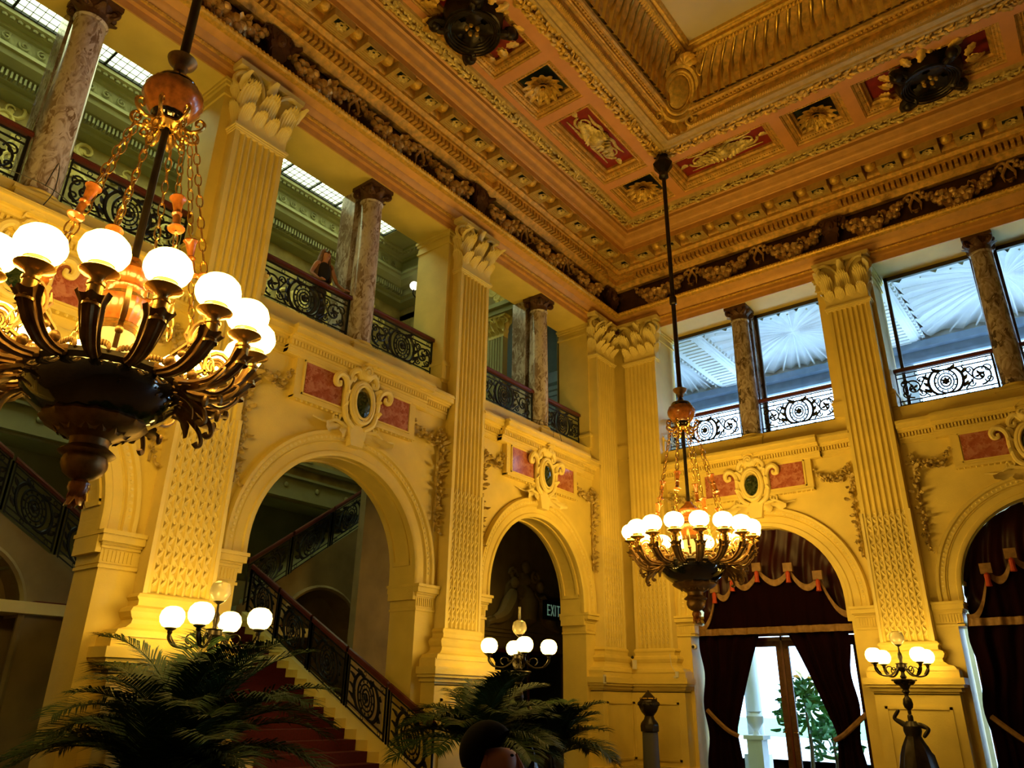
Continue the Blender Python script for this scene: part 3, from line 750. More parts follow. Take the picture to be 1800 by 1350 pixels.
def festoon_swag():
    m = MB(); fruit_garland(m, [(-.36+.72*i/11, .06, .0-.26*(1-((2*i/11)-1)**2)) for i in range(12)], lambda t: .05+.05*math.sin(PI*t), 1.4, 11, .8); return m
def drop():
    m = MB(); path = [(.03*math.sin(i*.9), .05, -.1*i) for i in range(20)]
    fruit_garland(m, path, lambda t: .06+.05*abs(math.sin(t*13))*(1-.5*t), 1.1, 12, 1.2); m.tube([(0, .05, .1), (0, .05, -1.9)], .02, 5); return m
SW = festoon_swag().build('festoon_swag', 'darkplaster'); DR = drop().build('leaf_drop', 'darkplaster')
for o in (SW, DR): COL.objects.unlink(o)
names = {('L', 0): 'over the dark corner arch with the relief', ('L', 1): 'over the staircase arch', ('L', 2): 'behind the foreground chandelier',
         ('R', 0): 'over the crimson curtained arch', ('R', 1): 'over the curtained arch cut by the right edge'}
for wall, off in (('L', 0.), ('R', .1)):
    for k, c in enumerate(BAY):
        if (wall, k) == ('R', 2): continue
        nm = names[(wall, k)]
        e = inst(CM, None, (0, 0, 0), name=1); wplace(e, wall, c+off-.0, 0, 6.30); tag(e, 'plaster cartouche with green oval '+nm, 'cartouche', 'plaster cartouches over the arches')
        b = inst(MED, e, (0, 0, -.08)); b['label'] = 'polished dark green marble oval'
        for sx, sd in ((-1, 'left' if wall == 'R' else 'right'), (1, 'right' if wall == 'R' else 'left')):
            sd = ('right' if sx < 0 else 'left')
            m = MB().box(-.38, .38, .10, .135, 6.13, 6.67)
            p = m.build('marble_panel', 'rose', WL if wall == 'L' else WR); wplace(p, wall, c+off+sx*.79, 0, 0); p['label'] = 'rose-red marble inset'
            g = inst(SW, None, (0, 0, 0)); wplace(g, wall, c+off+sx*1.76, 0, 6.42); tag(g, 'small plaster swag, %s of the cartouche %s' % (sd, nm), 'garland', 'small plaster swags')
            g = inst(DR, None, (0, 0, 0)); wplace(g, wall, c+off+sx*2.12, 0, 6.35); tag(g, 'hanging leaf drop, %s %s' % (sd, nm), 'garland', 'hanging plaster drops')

# ------------------------------------------------------------------ marble columns of the gallery
def column_parts():
    out = []
    m = MB(); m.lathe([(.235, 0), (.235, .06), (.245, .5), (.24, 1.3), (.215, 3.0), (.208, 3.1), (.23, 3.12), (.235, 3.14), (.21, 3.16)], 28)
    out.append(m.build('marble_shaft', 'breccia'))
    m = MB(); m.box(-.33, .33, -.33, .33, -.42, -.16); m.box(-.36, .36, -.36, .36, -.16, -.12)
    m.lathe([(.33, -.12), (.34, -.09), (.32, -.06), (.28, -.05), (.27, -.03), (.29, -.01), (.28, .01), (.24, .02)], 28); out.append(m.build('column_base', 'stone'))
    m = MB(); m.lathe([(.21, 3.14), (.22, 3.3), (.27, 3.42)], 20); m.box(-.29, .29, -.29, .29, 3.42, 3.5)
    for i in range(8): m.leaf(xf((.20*math.cos(i*PI/4), .20*math.sin(i*PI/4), 3.14), rz=i*PI/4-R90), .24, .17, .6, 3, .3, 7)
    for i in range(4):
        a = PI/4+i*R90; m.T = xf((.29*math.cos(a), .29*math.sin(a), 3.34), rz=a); m.tube([(.0, 0, .06)]+spiral(0, 0, .085, .02, R90, -1.3, 16), .03, 6); m.ell((0, 0, 0), .05, .05, .05); m.T = None
        b = i*R90; m.ell((.26*math.cos(b), .26*math.sin(b), 3.42), .06)
    out.append(m.build('bronze_capital', 'capbronze'))
    # square marble pier engaged behind the column
    m = MB(); m.box(-.21, .21, -.68, -.26, -.4, 3.5); out.append(m.build('engaged_pier', 'breccia'))
    return out
CP = column_parts()
PALE = {}
for o in (CP[0], CP[3]):
    me = o.data.copy(); me.materials.clear(); me.materials.append(MT['paleveined']); PALE[o.name] = me
for o in CP: COL.objects.unlink(o)
def column(wall, s, label):
    pale = wall == 'L' and s > 3.3
    e = empty('marble_column', label=label, cat='column', group='veined marble gallery columns'); wplace(e, wall, s, -.30, 7.60)
    for o in CP:
        q = inst(o, e, (0, 0, 0))
        if wall == 'L' and o.name in ('marble_shaft', 'engaged_pier'): q.data = PALE[o.name]
column('L', 3.2, 'veined marble gallery column above the dark arch nearest the room corner'); column('L', 8.9, 'veined marble gallery column the woman stands beside'); column('L', 14.45, 'pale veined marble gallery column at the top left')
column('R', 3.62, 'brown veined marble column between the first pair of gallery windows from the corner'); column('R', 9.1, 'brown veined marble column between gallery windows at the right edge')

# ------------------------------------------------------------------ wrought-iron gallery railings
def scrollwork(m, cx, cz, w, h, sx, r=.015):
    """one C-scroll field filling width w, height h"""
    m.tube(spiral(cx, cz, h*.46, .03, -R90, 1.55, 30, 0, sx), [r*1.25]*30, 5)
    m.tube(spiral(cx-sx*w*.30, cz+h*.30, h*.15, .02, 0, 1.2, 14, 0, sx), r, 5); m.tube(spiral(cx-sx*w*.30, cz-h*.32, h*.15, .02, 0, -1.2, 14, 0, sx), r, 5)
    m.tube([(cx-sx*w*.5, 0, cz-h*.5), (cx-sx*w*.2, 0, cz-h*.1), (cx-sx*w*.5, 0, cz+h*.5)], r*1.2, 5)
    m.tube(spiral(cx+sx*w*.26, cz+h*.22, h*.2, .02, PI, -1.2, 16, 0, sx), r, 5)
    m.tube(spiral(cx+sx*w*.26, cz-h*.24, h*.17, .02, PI, 1.2, 16, 0, sx), r, 5)
    for i in range(4): m.leaf(xf((cx, .0, cz), ry=i*R90+.4), h*.22, h*.13, .2, 2, .4, 5)
    for q in (.8, 2.2, 3.9, 5.2): m.leaf(xf((cx+sx*h*.4*math.cos(q), 0, cz+h*.4*math.sin(q)), ry=q*1.7), h*.16, h*.1, .2, 2, .4, 5)
def rail_panel(L):
    """iron panel between x=-L/2..L/2, z 0..0.86 ; returns parts"""
    out = []; h = L/2
    m = MB(); m.box(-h-.03, h+.03, -.045, .045, .80, .86); m.tube([(-h-.03, 0, .85), (h+.03, 0, .85)], .05, 8); out.append((m.build('handrail', 'wood')))
    m = MB()
    for z in (.03, .12, .66, .76): m.box(-h, h, -.011, .011, z-.011, z+.011)
    for x in (-h, h, -h*.98): m.box(x-.012, x+.012, -.012, .012, 0, .8)
    k = 0; x = -h+.12
    while x < h-.05: m.tube([(x+.032*math.cos(q), 0, .71+.032*math.sin(q)) for q in [2*PI*i/10 for i in range(10)]], .007, 4, closed=True); m.tube([(x+.032*math.cos(q), 0, .075+.032*math.sin(q)) for q in [2*PI*i/10 for i in range(10)]], .007, 4, closed=True); x += .45
    out.append(m.build('rail_frame', 'iron'))
    m = MB()
    for r, t in ((.235, .018), (.165, .014), (.105, .016)):
        m.tube([(r*.92*math.cos(q), 0, .39+r*1.12*math.sin(q)) for q in [2*PI*i/26 for i in range(26)]], t, 6, closed=True)
    for i in range(12):
        a = 2*PI*i/12; m.tube([(.105*.92*math.cos(a), 0, .39+.118*math.sin(a)), (.165*.92*math.cos(a), 0, .39+.185*math.sin(a))], .007, 4)
        m.ell((.2*.92*math.cos(a), 0, .39+.2*1.12*math.sin(a)), .02, .012, .02, 5, 4)
    for i in range(6): m.leaf(xf((0, 0, .39), ry=i*PI/3), .09, .07, .3, 2, .3, 5)
    m.ell((0, .01, .39), .04, .03, .04)
    for sx in (-1, 1):
        m.tube([(sx*.04, 0, .12), (sx*.2, 0, .14), (sx*.31, 0, .28), (sx*.32, 0, .48), (sx*.22, 0, .64), (sx*.08, 0, .68)], [.02, .026, .03, .03, .026, .016], 6)
        for q in (.2, .34, .5): m.leaf(xf((sx*.30, 0, q), ry=sx*.9), .16, .09, .3, 2, .4, 5)
        m.leaf(xf((sx*.1, 0, .62), ry=sx*.9), .17, .1, .3, 2, .4, 5)
        if h > .6: scrollwork(m, sx*(.34+(h-.34)*.5), .39, h-.34, min(.5, (h-.34)*1.0), sx)
    out.append(m.build('scrollwork', 'iron'))
    return out
def railing(wall, s0, s1, d, z, label, group='wrought iron gallery railings'):
    e = empty('iron_railing', label=label, cat='railing', group=group); wplace(e, wall, (s0+s1)/2, d, z)
    for o in rail_panel(s1-s0): o.parent = e
    return e
railing('L', 1.42, 2.95, -.30, 7.64, 'black iron railing in the staircase-wall gallery, nearest the room corner')
railing('L', 3.45, 5.62, -.30, 7.64, 'black iron railing just right of the fluted pilaster, left of the grey marble column')
railing('L', 6.95, 8.62, -.30, 7.64, 'black iron railing right of the column the woman stands beside')
railing('L', 9.18, 11.15, -.30, 7.64, 'black iron railing the woman in black leans over')
railing('L', 12.45, 14.17, -.30, 7.64, 'iron railing with red-brown handrail behind the hanging chains of the foreground chandelier')
railing('L', 14.73, 16.65, -.30, 7.64, 'iron railing left of the pale marble column at the top left edge')
railing('R', 1.42, 3.36, -.34, 7.64, 'backlit iron railing behind the far chandelier rod, nearest the corner')
railing('R', 3.88, 5.68, -.34, 7.64, 'backlit iron railing between the first marble column and the fluted pilaster')
railing('R', 6.97, 8.84, -.34, 7.64, 'backlit iron railing right of the fluted pilaster')
railing('R', 9.36, 11.15, -.34, 7.64, 'backlit iron railing beyond the column at the right edge')
# ------------------------------------------------------------------ chandeliers
def chandelier(loc, ph, zc, label):
    e = empty('chandelier', (loc[0], loc[1], 0), label=label, cat='chandelier', group='sixteen-globe bronze chandeliers')
    ZR = 4.64
    m = MB(); m.lathe([(.048, 7.5), (.048, 9.6), (.075, 9.62), (.08, 9.7), (.075, 9.78), (.048, 9.8), (.048, 13.0)], 12); m.lathe([(.03, 7.3), (.03, 5.2)][::-1], 12); m.lathe([(.035, 5.1), (.035, 7.4)], 10)
    m.build('suspension_rod', 'darkbronze', e)
    m = MB(); m.lathe([(.05, 12.95), (.12, 13.0), (.10, 13.12), (.22, 13.30), (.24, 13.36), (.13, 13.55), (.10, 13.7)], 8); 
    for i in range(8): m.leaf(xf((.1*math.cos(i*PI/4), .1*math.sin(i*PI/4), 13.48), rz=i*PI/4-R90), .2, .14, .6, 3, .3, 5)
    m.build('ceiling_canopy', 'darkbronze', e)
    # neck flange + urn
    m = MB(); m.lathe([(.03, 7.42), (.06, 7.44), (.07, 7.5), (.13, 7.56), (.145, 7.6), (.10, 7.62), (.05, 7.63)], 24); m.build('neck_flange', 'armbronze', e)
    m = MB(); m.lathe([(.05, 7.40), (.07, 7.36), (.10, 7.32), (.19, 7.29), (.205, 7.26), (.19, 7.235), (.18, 7.22)], 28); m.lathe([(.17, 6.86), (.16, 6.82), (.13, 6.80), (.10, 6.77), (.05, 6.74)], 24); m.build('black_collar', 'glaze', e)
    m = MB(); m.lathe([(.19, 7.235), (.25, 7.20), (.285, 7.12), (.28, 7.05), (.23, 6.96), (.18, 6.88), (.155, 6.86)], 32, wob=lambda a, j: .02*math.cos(16*a)); m.build('amber_urn', 'amber', e)
    m = MB()
    for i in range(8):
        a = i*PI/4+.1; m.T = xf((0, 0, 0), rz=a)
        m.tube([(.08, 0, 6.88), (.13, 0, 6.78), (.22, 0, 6.72), (.31, 0, 6.76), (.34, 0, 6.83), (.30, 0, 6.88), (.26, 0, 6.85), (.27, 0, 6.80), (.30, 0, 6.81)], [.016, .022, .022, .02, .018, .016, .014, .012, .012], 6)
        m.tube([(.06, 0, 6.78), (.10, 0, 6.66), (.17, 0, 6.60), (.22, 0, 6.63), (.20, 0, 6.68), (.17, 0, 6.66)], [.014, .018, .016, .014, .012, .01], 6)
    m.T = None; m.lathe([(.05, 6.8), (.14, 6.77), (.15, 6.74), (.06, 6.70)], 20); m.build('scroll_crown', 'brass', e)
    # chains with amber spools
    A = Vector((.27, 0, 6.72)); B = Vector((.80, 0, 4.30)); Ln = (B-A).length; D = (B-A).normalized()
    for i in range(8):
        a = i*PI/4+.1; hasp = i % 2 == 0 or True
        m = MB(); m.T = xf((0, 0, 0), rz=a)
        sp = (1.02, 1.42) if i % 2 == 0 else (1.62, 2.0)
        t = 0.; k = 0; ax = D; u = Vector((0, 1, 0)); w = ax.cross(u)
        while t < Ln:
            if not (sp[0]-.02 < t+.065 < sp[1]+.0):
                c = A+D*(t+.07); n1 = u if k % 2 else w
                m.tube([c+ax*(.072*math.cos(q))+n1*(.030*math.sin(q)) for q in [2*PI*j/10 for j in range(10)]], .0075, 5, closed=True)
            t += .122; k += 1
        ch = m.build('chain', 'brass', e); ch['kind'] = 'stuff'
        m = MB(); m.lathe([(.008, 0), (.066, .01), (.074, .02), (.05, .04), (.034, .08), (.036, .15), (.028, .17), (.044, .185), (.044, .2), (.028, .215), (.036, .25), (.05, .34), (.072, .37), (.066, .385), (.01, .38)], 14)
        m.v = [tuple((xf((0, 0, 0), rz=a) @ (Matrix.Translation(A+D*sp[1])) @ (D.to_track_quat('-Z', 'Y').to_matrix().to_4x4())) @ Vector(v)) for v in m.v]
        m.build('amber_spool', 'amber', ch)
    # centre stack
    m = MB(); m.lathe([(.06, 5.22), (.10, 5.16), (.15, 5.12), (.20, 5.06), (.19, 4.98), (.15, 4.93), (.165, 4.90), (.15, 4.86), (.13, 4.84)], 32, wob=lambda a, j: .025*math.cos(12*a)); m.lathe([(.16, 4.80), (.235, 4.77), (.23, 4.70), (.20, 4.62), (.165, 4.54)], 32, wob=lambda a, j: .025*math.cos(14*a)); m.build('amber_tier', 'amber', e)
    m = MB(); m.lathe([(.11, 4.86), (.16, 4.84), (.16, 4.81), (.12, 4.79)], 24); m.build('brass_ring', 'brass', e); m = MB(); m.lathe([(.165, 4.56), (.175, 4.54), (.165, 4.52), (.175, 4.50), (.16, 4.47)], 24); m.build('brass_ring', 'brass', e)
    m = MB(); m.lathe([(.155, 4.48), (.15, 4.40), (.145, 4.28), (.17, 4.16), (.20, 4.12)], 28); m.build('white_glass_cup', 'frost', e)
    m = MB(); m.lathe([(.0, 4.13), (.3, 4.12), (.52, 4.10), (.60, 4.08), (.625, 4.03), (.60, 3.98), (.605, 3.96)], 40); m.build('bowl_rim', 'darkbronze', e)
    m = MB(); m.lathe([(.60, 3.99), (.615, 3.94), (.59, 3.86), (.51, 3.76), (.42, 3.69), (.36, 3.66)], 48); m.build('black_bowl', 'glaze', e)
    m = MB(); m.lathe([(.38, 3.68), (.40, 3.65), (.37, 3.61), (.28, 3.56), (.20, 3.53), (.16, 3.50)], 32, wob=lambda a, j: .03*math.cos(16*a))
    for i in range(16): m.leaf(xf((.36*math.cos(i*PI/8), .36*math.sin(i*PI/8), 3.66), rz=i*PI/8-R90) @ Matrix.Rotation(PI-.9, 4, 'X'), .16, .12, -.2, 3, .25, 5)
    m.build('amber_dish', 'armbronze', e)
    m = MB(); m.lathe([(.16, 3.52), (.145, 3.47), (.15, 3.44), (.20, 3.40), (.215, 3.385), (.20, 3.37), (.15, 3.355)], 28, wob=lambda a, j: .02*math.cos(24*a) if j < 2 else 0)
    m.lathe([(.15, 3.36), (.165, 3.32), (.165, 3.28), (.14, 3.22), (.09, 3.18), (.05, 3.165)], 40, wob=lambda a, j: .04*abs(math.cos(10*a)))
    m.build('fluted_pendant', 'armbronze', e)
    m = MB(); m.lathe([(.05, 3.17), (.08, 3.14), (.085, 3.10), (.06, 3.04), (.03, 2.98), (.0, 2.94)], 16); 
    for i in range(6): m.leaf(xf((.05*math.cos(i*PI/3), .05*math.sin(i*PI/3), 3.16), rz=i*PI/3-R90) @ Matrix.Rotation(PI-.15, 4, 'X'), .19, .1, -.3, 3, .3, 5)
    m.build('bud_finial', 'amber', e)
    # arms
    am = MB()
    am.tube([(.55, 0, 4.06), (.66, 0, 4.01), (.78, 0, 4.00), (.90, 0, 4.03), (1.0, 0, 4.10), (1.08, 0, 4.20), (1.12, 0, 4.32)], [.05, .045, .042, .045, .05, .055, .058], 10)
    for k in range(11): a = PI*k/10-R90; am.ell((.585+.03*math.sin(a), .085*math.cos(a)*0+(.085*math.sin(PI*k/10-R90)), 4.085+.05*math.cos(PI*k/10-R90)), .018, .018, .03, 6, 4)
    am.ell((.74, 0, 4.085), .045, .045, .05, 8, 6)
    lf = MB()
    path = [Vector(p) for p in ((.66, 0, 4.01), (.78, 0, 4.00), (.90, 0, 4.03), (1.0, 0, 4.10), (1.08, 0, 4.20), (1.125, 0, 4.31))]
    def sheath(u, v):
        t = v*(len(path)-1.001); i = int(t); p = path[i].lerp(path[i+1], t-i); d = (path[i+1]-path[i]).normalized()
        n = Vector((d.z, 0, -d.x)); q = (u-.5)*2*1.75*(1-.25*v*v); r = .050+.045*v**1.3+.009*math.cos(q*9)+(.03*max(0, v-.85)/.15)
        e_ = 1-.14*abs(math.sin(q*3))*max(0, v-.8)*5
        return p*e_+path[max(0, i-1)]*(1-e_)+n*(r*math.cos(q))+Vector((0, 1, 0))*(r*math.sin(q))
    lf.grid(sheath, 22, 14)
    spray = MB(); lf, sheath_mb = spray, lf
    lf.tube([(.60, 0, 3.98), (.75, .05, 3.90), (.86, .05, 3.80), (.90, .05, 3.70), (.87, .05, 3.66), (.84, .05, 3.69)], [.03, .026, .022, .02, .022, .028], 6)
    lf.leaf(xf((.64, -.03, 3.95), rz=-R90) @ Matrix.Rotation(-1.7, 4, 'X'), .36, .15, -.3, 4, .3, 7)
    lf.ell((.93, -.07, 3.82), .03, .03, .055, 7, 5); lf.ell((.99, .06, 3.88), .028, .028, .05, 7, 5)
    lf.leaf(xf((.62, .05, 3.93), rz=-R90+.3) @ Matrix.Rotation(-2.1, 4, 'X'), .26, .13, .4, 3, .3, 7)
    for s in (-1, 1): lf.tube([(.8, s*.02, 3.97), (.92, s*.09, 3.95), (1.02, s*.12, 4.02), (1.06, s*.10, 4.1), (1.02, s*.08, 4.12)], [.02, .018, .015, .012, .014], 5)
    spray.leaf(xf((.66, 0, 3.95), rz=-R90) @ Matrix.Rotation(-2.3, 4, 'X'), .3, .2, -.5, 4, .3, 9); lf = sheath_mb
    sk = MB(); sk.lathe([(.066, 0), (.066, .02), (.056, .03), (.056, .16), (.066, .17), (.066, .19), (.045, .20), (.05, .22), (.07, .245), (.135, .275), (.142, .285), (.135, .295), (.09, .30), (.088, .335), (.095, .34), (.085, .35)], 20, wob=lambda a, j: 0)
    gl = MB()
    gl.lathe([(.078, 0), (.11, .010), (.153, .042), (.178, .095), (.181, .14), (.162, .205), (.12, .25), (.06, .275), (.0, .28)], 20)
    bk = MB()     # scrolled rosette bracket between arms
    bk.tube([(.56, 0, 4.12), (.62, 0, 4.22), (.74, 0, 4.30), (.86, 0, 4.32)]+[(.86+.115*math.cos(q), 0, 4.36+.145*math.sin(q)) for q in [(-1.2+.5*i) for i in range(11)]], [.022]*15, 6)
    for k in range(3): bk.tube([(.86+(.03+.025*k)*math.cos(q), .01, 4.36+(.035+.028*k)*math.sin(q)) for q in [2*PI*i/12 for i in range(12)]], .014, 5, closed=True)
    bk.tube([(.76, 0, 4.31), (.70, 0, 4.40), (.72, 0, 4.48)], [.02, .016, .006], 5); bk.ell((.70, 0, 4.22), .035)
    arm0 = am.build('arm', 'armbronze'); leaf0 = lf.build('acanthus_sheath', 'armbronze'); spr0 = spray.build('leaf_spray', 'armbronze'); sock0 = sk.build('candle_socket', 'brass'); glb0 = gl.build('glass_globe', 'globe'); br0 = bk.build('rosette_bracket', 'armbronze')
    for o in (arm0, spr0, leaf0, sock0, glb0, br0): COL.objects.unlink(o)
    for i in range(16):
        a = ph+i*PI/8
        A1 = inst(arm0, e, (0, 0, 0), a); inst(leaf0, A1, (0, 0, 0)); inst(sock0, A1, (1.134, 0, 4.17)); inst(glb0, A1, (1.134, 0, 4.505))
        if (i-zc) % 16 in (3, 4, 5, 7, 8, 11, 12, 13): inst(spr0, A1, (0, 0, 0))
        if i % 2: inst(br0, e, (0, 0, 0), a+PI/16)
    return e
chandelier((3.46, -14.54), 5.341, 1.5-.5, 'large foreground bronze chandelier with lit globes at the upper left')
chandelier((3.56, -3.50), 3.72, 4, 'distant bronze chandelier with lit globes hanging before the corner of the hall')
# ------------------------------------------------------------------ the stair hall behind the left wall
XB = -5.85; YE = -2.9
STH = empty('wall_stair_hall', kind='structure')
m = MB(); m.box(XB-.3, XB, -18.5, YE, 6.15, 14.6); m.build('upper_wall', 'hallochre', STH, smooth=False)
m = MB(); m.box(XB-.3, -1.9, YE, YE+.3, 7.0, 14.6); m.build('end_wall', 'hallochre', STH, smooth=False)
m = MB(); m.box(-7.2, -1, 3.5, 3.7, 7, 15); m.box(-7.2, -7, YE, 3.6, 7, 15); m.box(-7.2, -1, YE, 3.6, 12.3, 12.5); m.box(-1.02, -1, -1.35, 3.6, 7, 15)
for z0, z1, o in ((11.6, 11.75, .1), (11.75, 11.9, .25), (11.9, 12.3, .5), (8.9, 9.0, .08)): m.box(-7, -1, 3.5-o, 3.5, z0, z1); m.box(-7, -7+o, YE, 3.5, z0, z1)
m.build('corner_room', 'hallgreen', STH, smooth=False)
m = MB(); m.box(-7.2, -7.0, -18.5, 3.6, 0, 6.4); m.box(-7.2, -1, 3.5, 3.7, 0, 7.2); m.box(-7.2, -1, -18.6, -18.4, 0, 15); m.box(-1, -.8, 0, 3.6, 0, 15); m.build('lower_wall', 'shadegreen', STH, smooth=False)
m = MB(); m.box(-7, -1, YE, 3.6, 7.05, 7.2); m.box(-2.3, -1, -18.4, YE, 7.3, 7.55); m.build('gallery_floor', 'shadegreen', STH, smooth=False)
m = MB(); m.box(-6.2, -4.8, -18.5, YE+.3, 14.0, 14.2); m.box(-2.0, -1, -18.5, YE+.3, 14.0, 14.2); m.box(-4.8, -2.0, -4.75, YE+.3, 14.0, 14.2); m.box(-1.3, -1, -18.5, 3.6, 14.2, 15.4)
m.box(-7.2, XB-.3, -18.5, YE, 6.1, 6.3); m.build('stair_ceiling', 'hallgreen', STH, smooth=False)
# gallery-level entablature on the far wall and the end wall
prof = [(1.05, 14.0), (1.05, 13.93), (1.0, 13.9), (.95, 13.9), (.9, 13.86), (.80, 13.84), (.78, 13.78), (.72, 13.76), (.66, 13.46), (.80, 13.42), (.86, 13.38), (.86, 13.30), (.80, 13.28), (.76, 13.18), (.66, 13.1), (.60, 13.06), (.46, 13.04), (.42, 12.86), (.30, 12.84), (.28, 12.76), (.06, 12.72), (.0, 12.70)]
m = MB(); k = len(prof)
for d, z in prof: m.v += [(XB+d, -18.4, z), (XB+d, YE-d, z), (-1.0, YE-d, z)]
for i in range(k-1):
    for j in range(2): m.f.append([i*3+j, i*3+j+1, i*3+3+j+1, i*3+3+j]); m.m.append(0)
m.build('gallery_cornice', 'hallgreen', STH, angle=25)
m = MB(); y = -17.8
while y < YE-1: m.ell((XB+.97, y, 13.88), .045, .06, .045, 6, 4); y += .14
y = -17.8
while y < YE-.5: m.box(XB+.43, XB+.56, y, y+.04, 12.88, 13.03); y += .085
x = XB+1
while x < -1.2: m.ell((x, YE-.97, 13.88), .06, .045, .045, 6, 4); m.box(x, x+.04, YE-.56, YE-.43, 12.88, 13.03); x += .1
rn = random.Random(3); y = -17.5
while y < YE-.9:
    m.tube(spiral(0, 0, .12, .02, 0, 1.4, 12) and [(XB+.72, y+p[0], 13.62+p[2]) for p in spiral(0, 0, .11, .02, rn.uniform(0, 3), 1.3, 12)], .022, 5); m.leaf(xf((XB+.7, y+.14, 13.52), rz=-R90, rx=0) @ Matrix.Rotation(.5, 4, 'Y'), .22, .14, .25, 3, .3, 5); y += .33
m.build('cornice_carving', 'hallgreen', STH)
# raised scroll ornament on the ochre walls (painted plaster)
m = MB(); rn = random.Random(8)
for i in range(70):
    y = rn.uniform(-17.8, YE-.4); z = rn.uniform(10.9, 12.6)
    m.tube([(XB+.02, y+p[0], z+p[2]) for p in spiral(0, 0, rn.uniform(.15, .34), .03, rn.uniform(0, 6), rn.choice([-1.2, 1.2]), 14)], [.05-.03*j/13 for j in range(14)], 5)
    m.leaf(xf((XB+.02, y, z), rz=-R90) @ Matrix.Rotation(rn.uniform(-3, 3), 4, 'Y'), rn.uniform(.3, .5), .25, .15, 3, .35, 5)
for i in range(26):
    x = rn.uniform(XB+.3, -1.4); z = rn.uniform(10.8, 12.5)
    m.tube([(x+p[0], YE-.02, z+p[2]) for p in spiral(0, 0, rn.uniform(.15, .34), .03, rn.uniform(0, 6), rn.choice([-1.2, 1.2]), 14)], [.05-.03*j/13 for j in range(14)], 5)
    m.leaf(xf((x, YE-.02, z), rz=PI) @ Matrix.Rotation(rn.uniform(-3, 3), 4, 'Y'), rn.uniform(.3, .5), .25, .15, 3, .35, 5)
m.build('wall_arabesques', 'ivory', STH)
# band over the landing with round studs, pilaster strips above
m = MB()
for z0, z1, o in ((6.1, 6.2, .06), (6.2, 6.62, .03), (6.62, 6.68, .1), (6.9, 6.96, .12), (6.96, 7.06, .18)): m.box(XB, XB+o, -18.4, YE, z0, z1)
y = -17.6
while y < YE-.5: m.lathe([(0, 0)], 3) if False else m.ell((XB+.04, y, 6.42), .03, .07, .07, 10, 6); y += .95
m.build('landing_band', 'hallgreen', STH)
m = MB(); y = -17.0
while y < YE-.6:
    old = len(m.v); vprism(m, [(p[1]+0, p[0]) for p in fluted_poly(.32, .14, 5, .03)], 7.06, 10.4)
    for i in range(old, len(m.v)): v = m.v[i]; m.v[i] = (XB+v[0], y+v[1], v[2])
    m.box(XB, XB+.2, y-.4, y+.4, 7.06, 7.35); m.box(XB, XB+.22, y-.4, y+.4, 10.4, 10.6); y += 2.75
m.build('gallery_pilasters', 'hallgreen', STH)
pe = empty('gallery_pilaster', (-1.8, YE, 0), PI, 'small green-grey fluted pilaster seen through the gallery opening nearest the corner', 'pilaster')
m = MB(); vprism(m, fluted_poly(.26, .2, 5, .03), 7.2, 10.5); m.box(-.32, .32, 0, .26, 7.2, 7.6); m.build('fluted_shaft', 'hallgreen', pe)
inst(cap_me, pe, (0, 0, 10.5)).scale = (.56, .75, .55)
m = MB(); m.box(-.9, .9, 0, .32, 11.14, 11.3); m.box(-.9, .9, 0, .42, 11.3, 11.42); m.build('entablature_block', 'hallgreen', pe)
# skylight
sk = empty('window_9', kind='structure')
m = MB()
x0, x1, y0, y1 = -4.8, -2.0, -18.0, -4.75
for y in [y1-.9*i for i in range(16)]: m.box(x0, x1, y-.025, y+.025, 14.02, 14.08)
for x in (x0, -3.27, x1): m.box(x-.03, x+.03, y0, y1, 14.02, 14.08)
y = y1
while y > y0: m.box(x0, x1, y-.006, y+.006, 14.04, 14.06); y -= .15
for x in [x0+.2*i for i in range(13)]: m.box(x-.005, x+.005, y0, y1, 14.04, 14.06)
m.build('skylight_frame', 'iron', sk, smooth=False)
MB().box(x0, x1, y0, y1, 14.10, 14.11).build('skylight_glass', 'skyglass', sk, smooth=False)
# ---------------- staircase
ST = empty('staircase', (0, 0, 0), label='grand staircase with crimson carpet and pale stone string descending out of the tall arch', cat='staircase')
m = MB(); mc = MB(); n = 19; tr = .296; rise = .1575
for i in range(n):
    x = .95-tr*i; z = rise*(i+1)
    m.box(x-tr, x+.02, -10.45, -7.65, 0 if i < 1 else z-rise*1.6, z-.0)
    mc.box(x-tr-.0, x+.035, -10.0, -7.92, z-rise+.01, z+.015)
m.box(-7, .95-tr*n, -12.2, -5.9, 2.8, 2.99)
mc.box(-6.6, .95-tr*n, -11.6, -6.4, 2.99, 3.01)
for yy in (-7.65, -10.6):
    m.prism([(1.2, 0), (1.2, .22), (.95-tr*n, 3.20), (.95-tr*n, 2.75), (.3, 0)], yy, yy+.16)
m.build('stone_steps', 'ivory', ST, smooth=False); mc.build('carpet', 'carpet', ST, smooth=False)
# upper flights
for sg, ya, yb, nm in ((1, -7.65, -3.2, 0), (-1, -10.6, -14.9, 1)):
    m = MB(); k = 18; pts = []
    for i in range(k):
        y0_ = ya+(yb-ya)*i/k; y1_ = ya+(yb-ya)*(i+1)/k; z = 3.2+(.176 if sg > 0 else .150)*i
        m.box(-6.9, -4.96, y0_, y1_, z-.42, z); 
    m.build('upper_flight', 'hallgreen', ST, smooth=False)
    m = MB(); m.box(-6.0, -5.75, min(ya, yb), max(ya, yb), 0, 3) if False else None
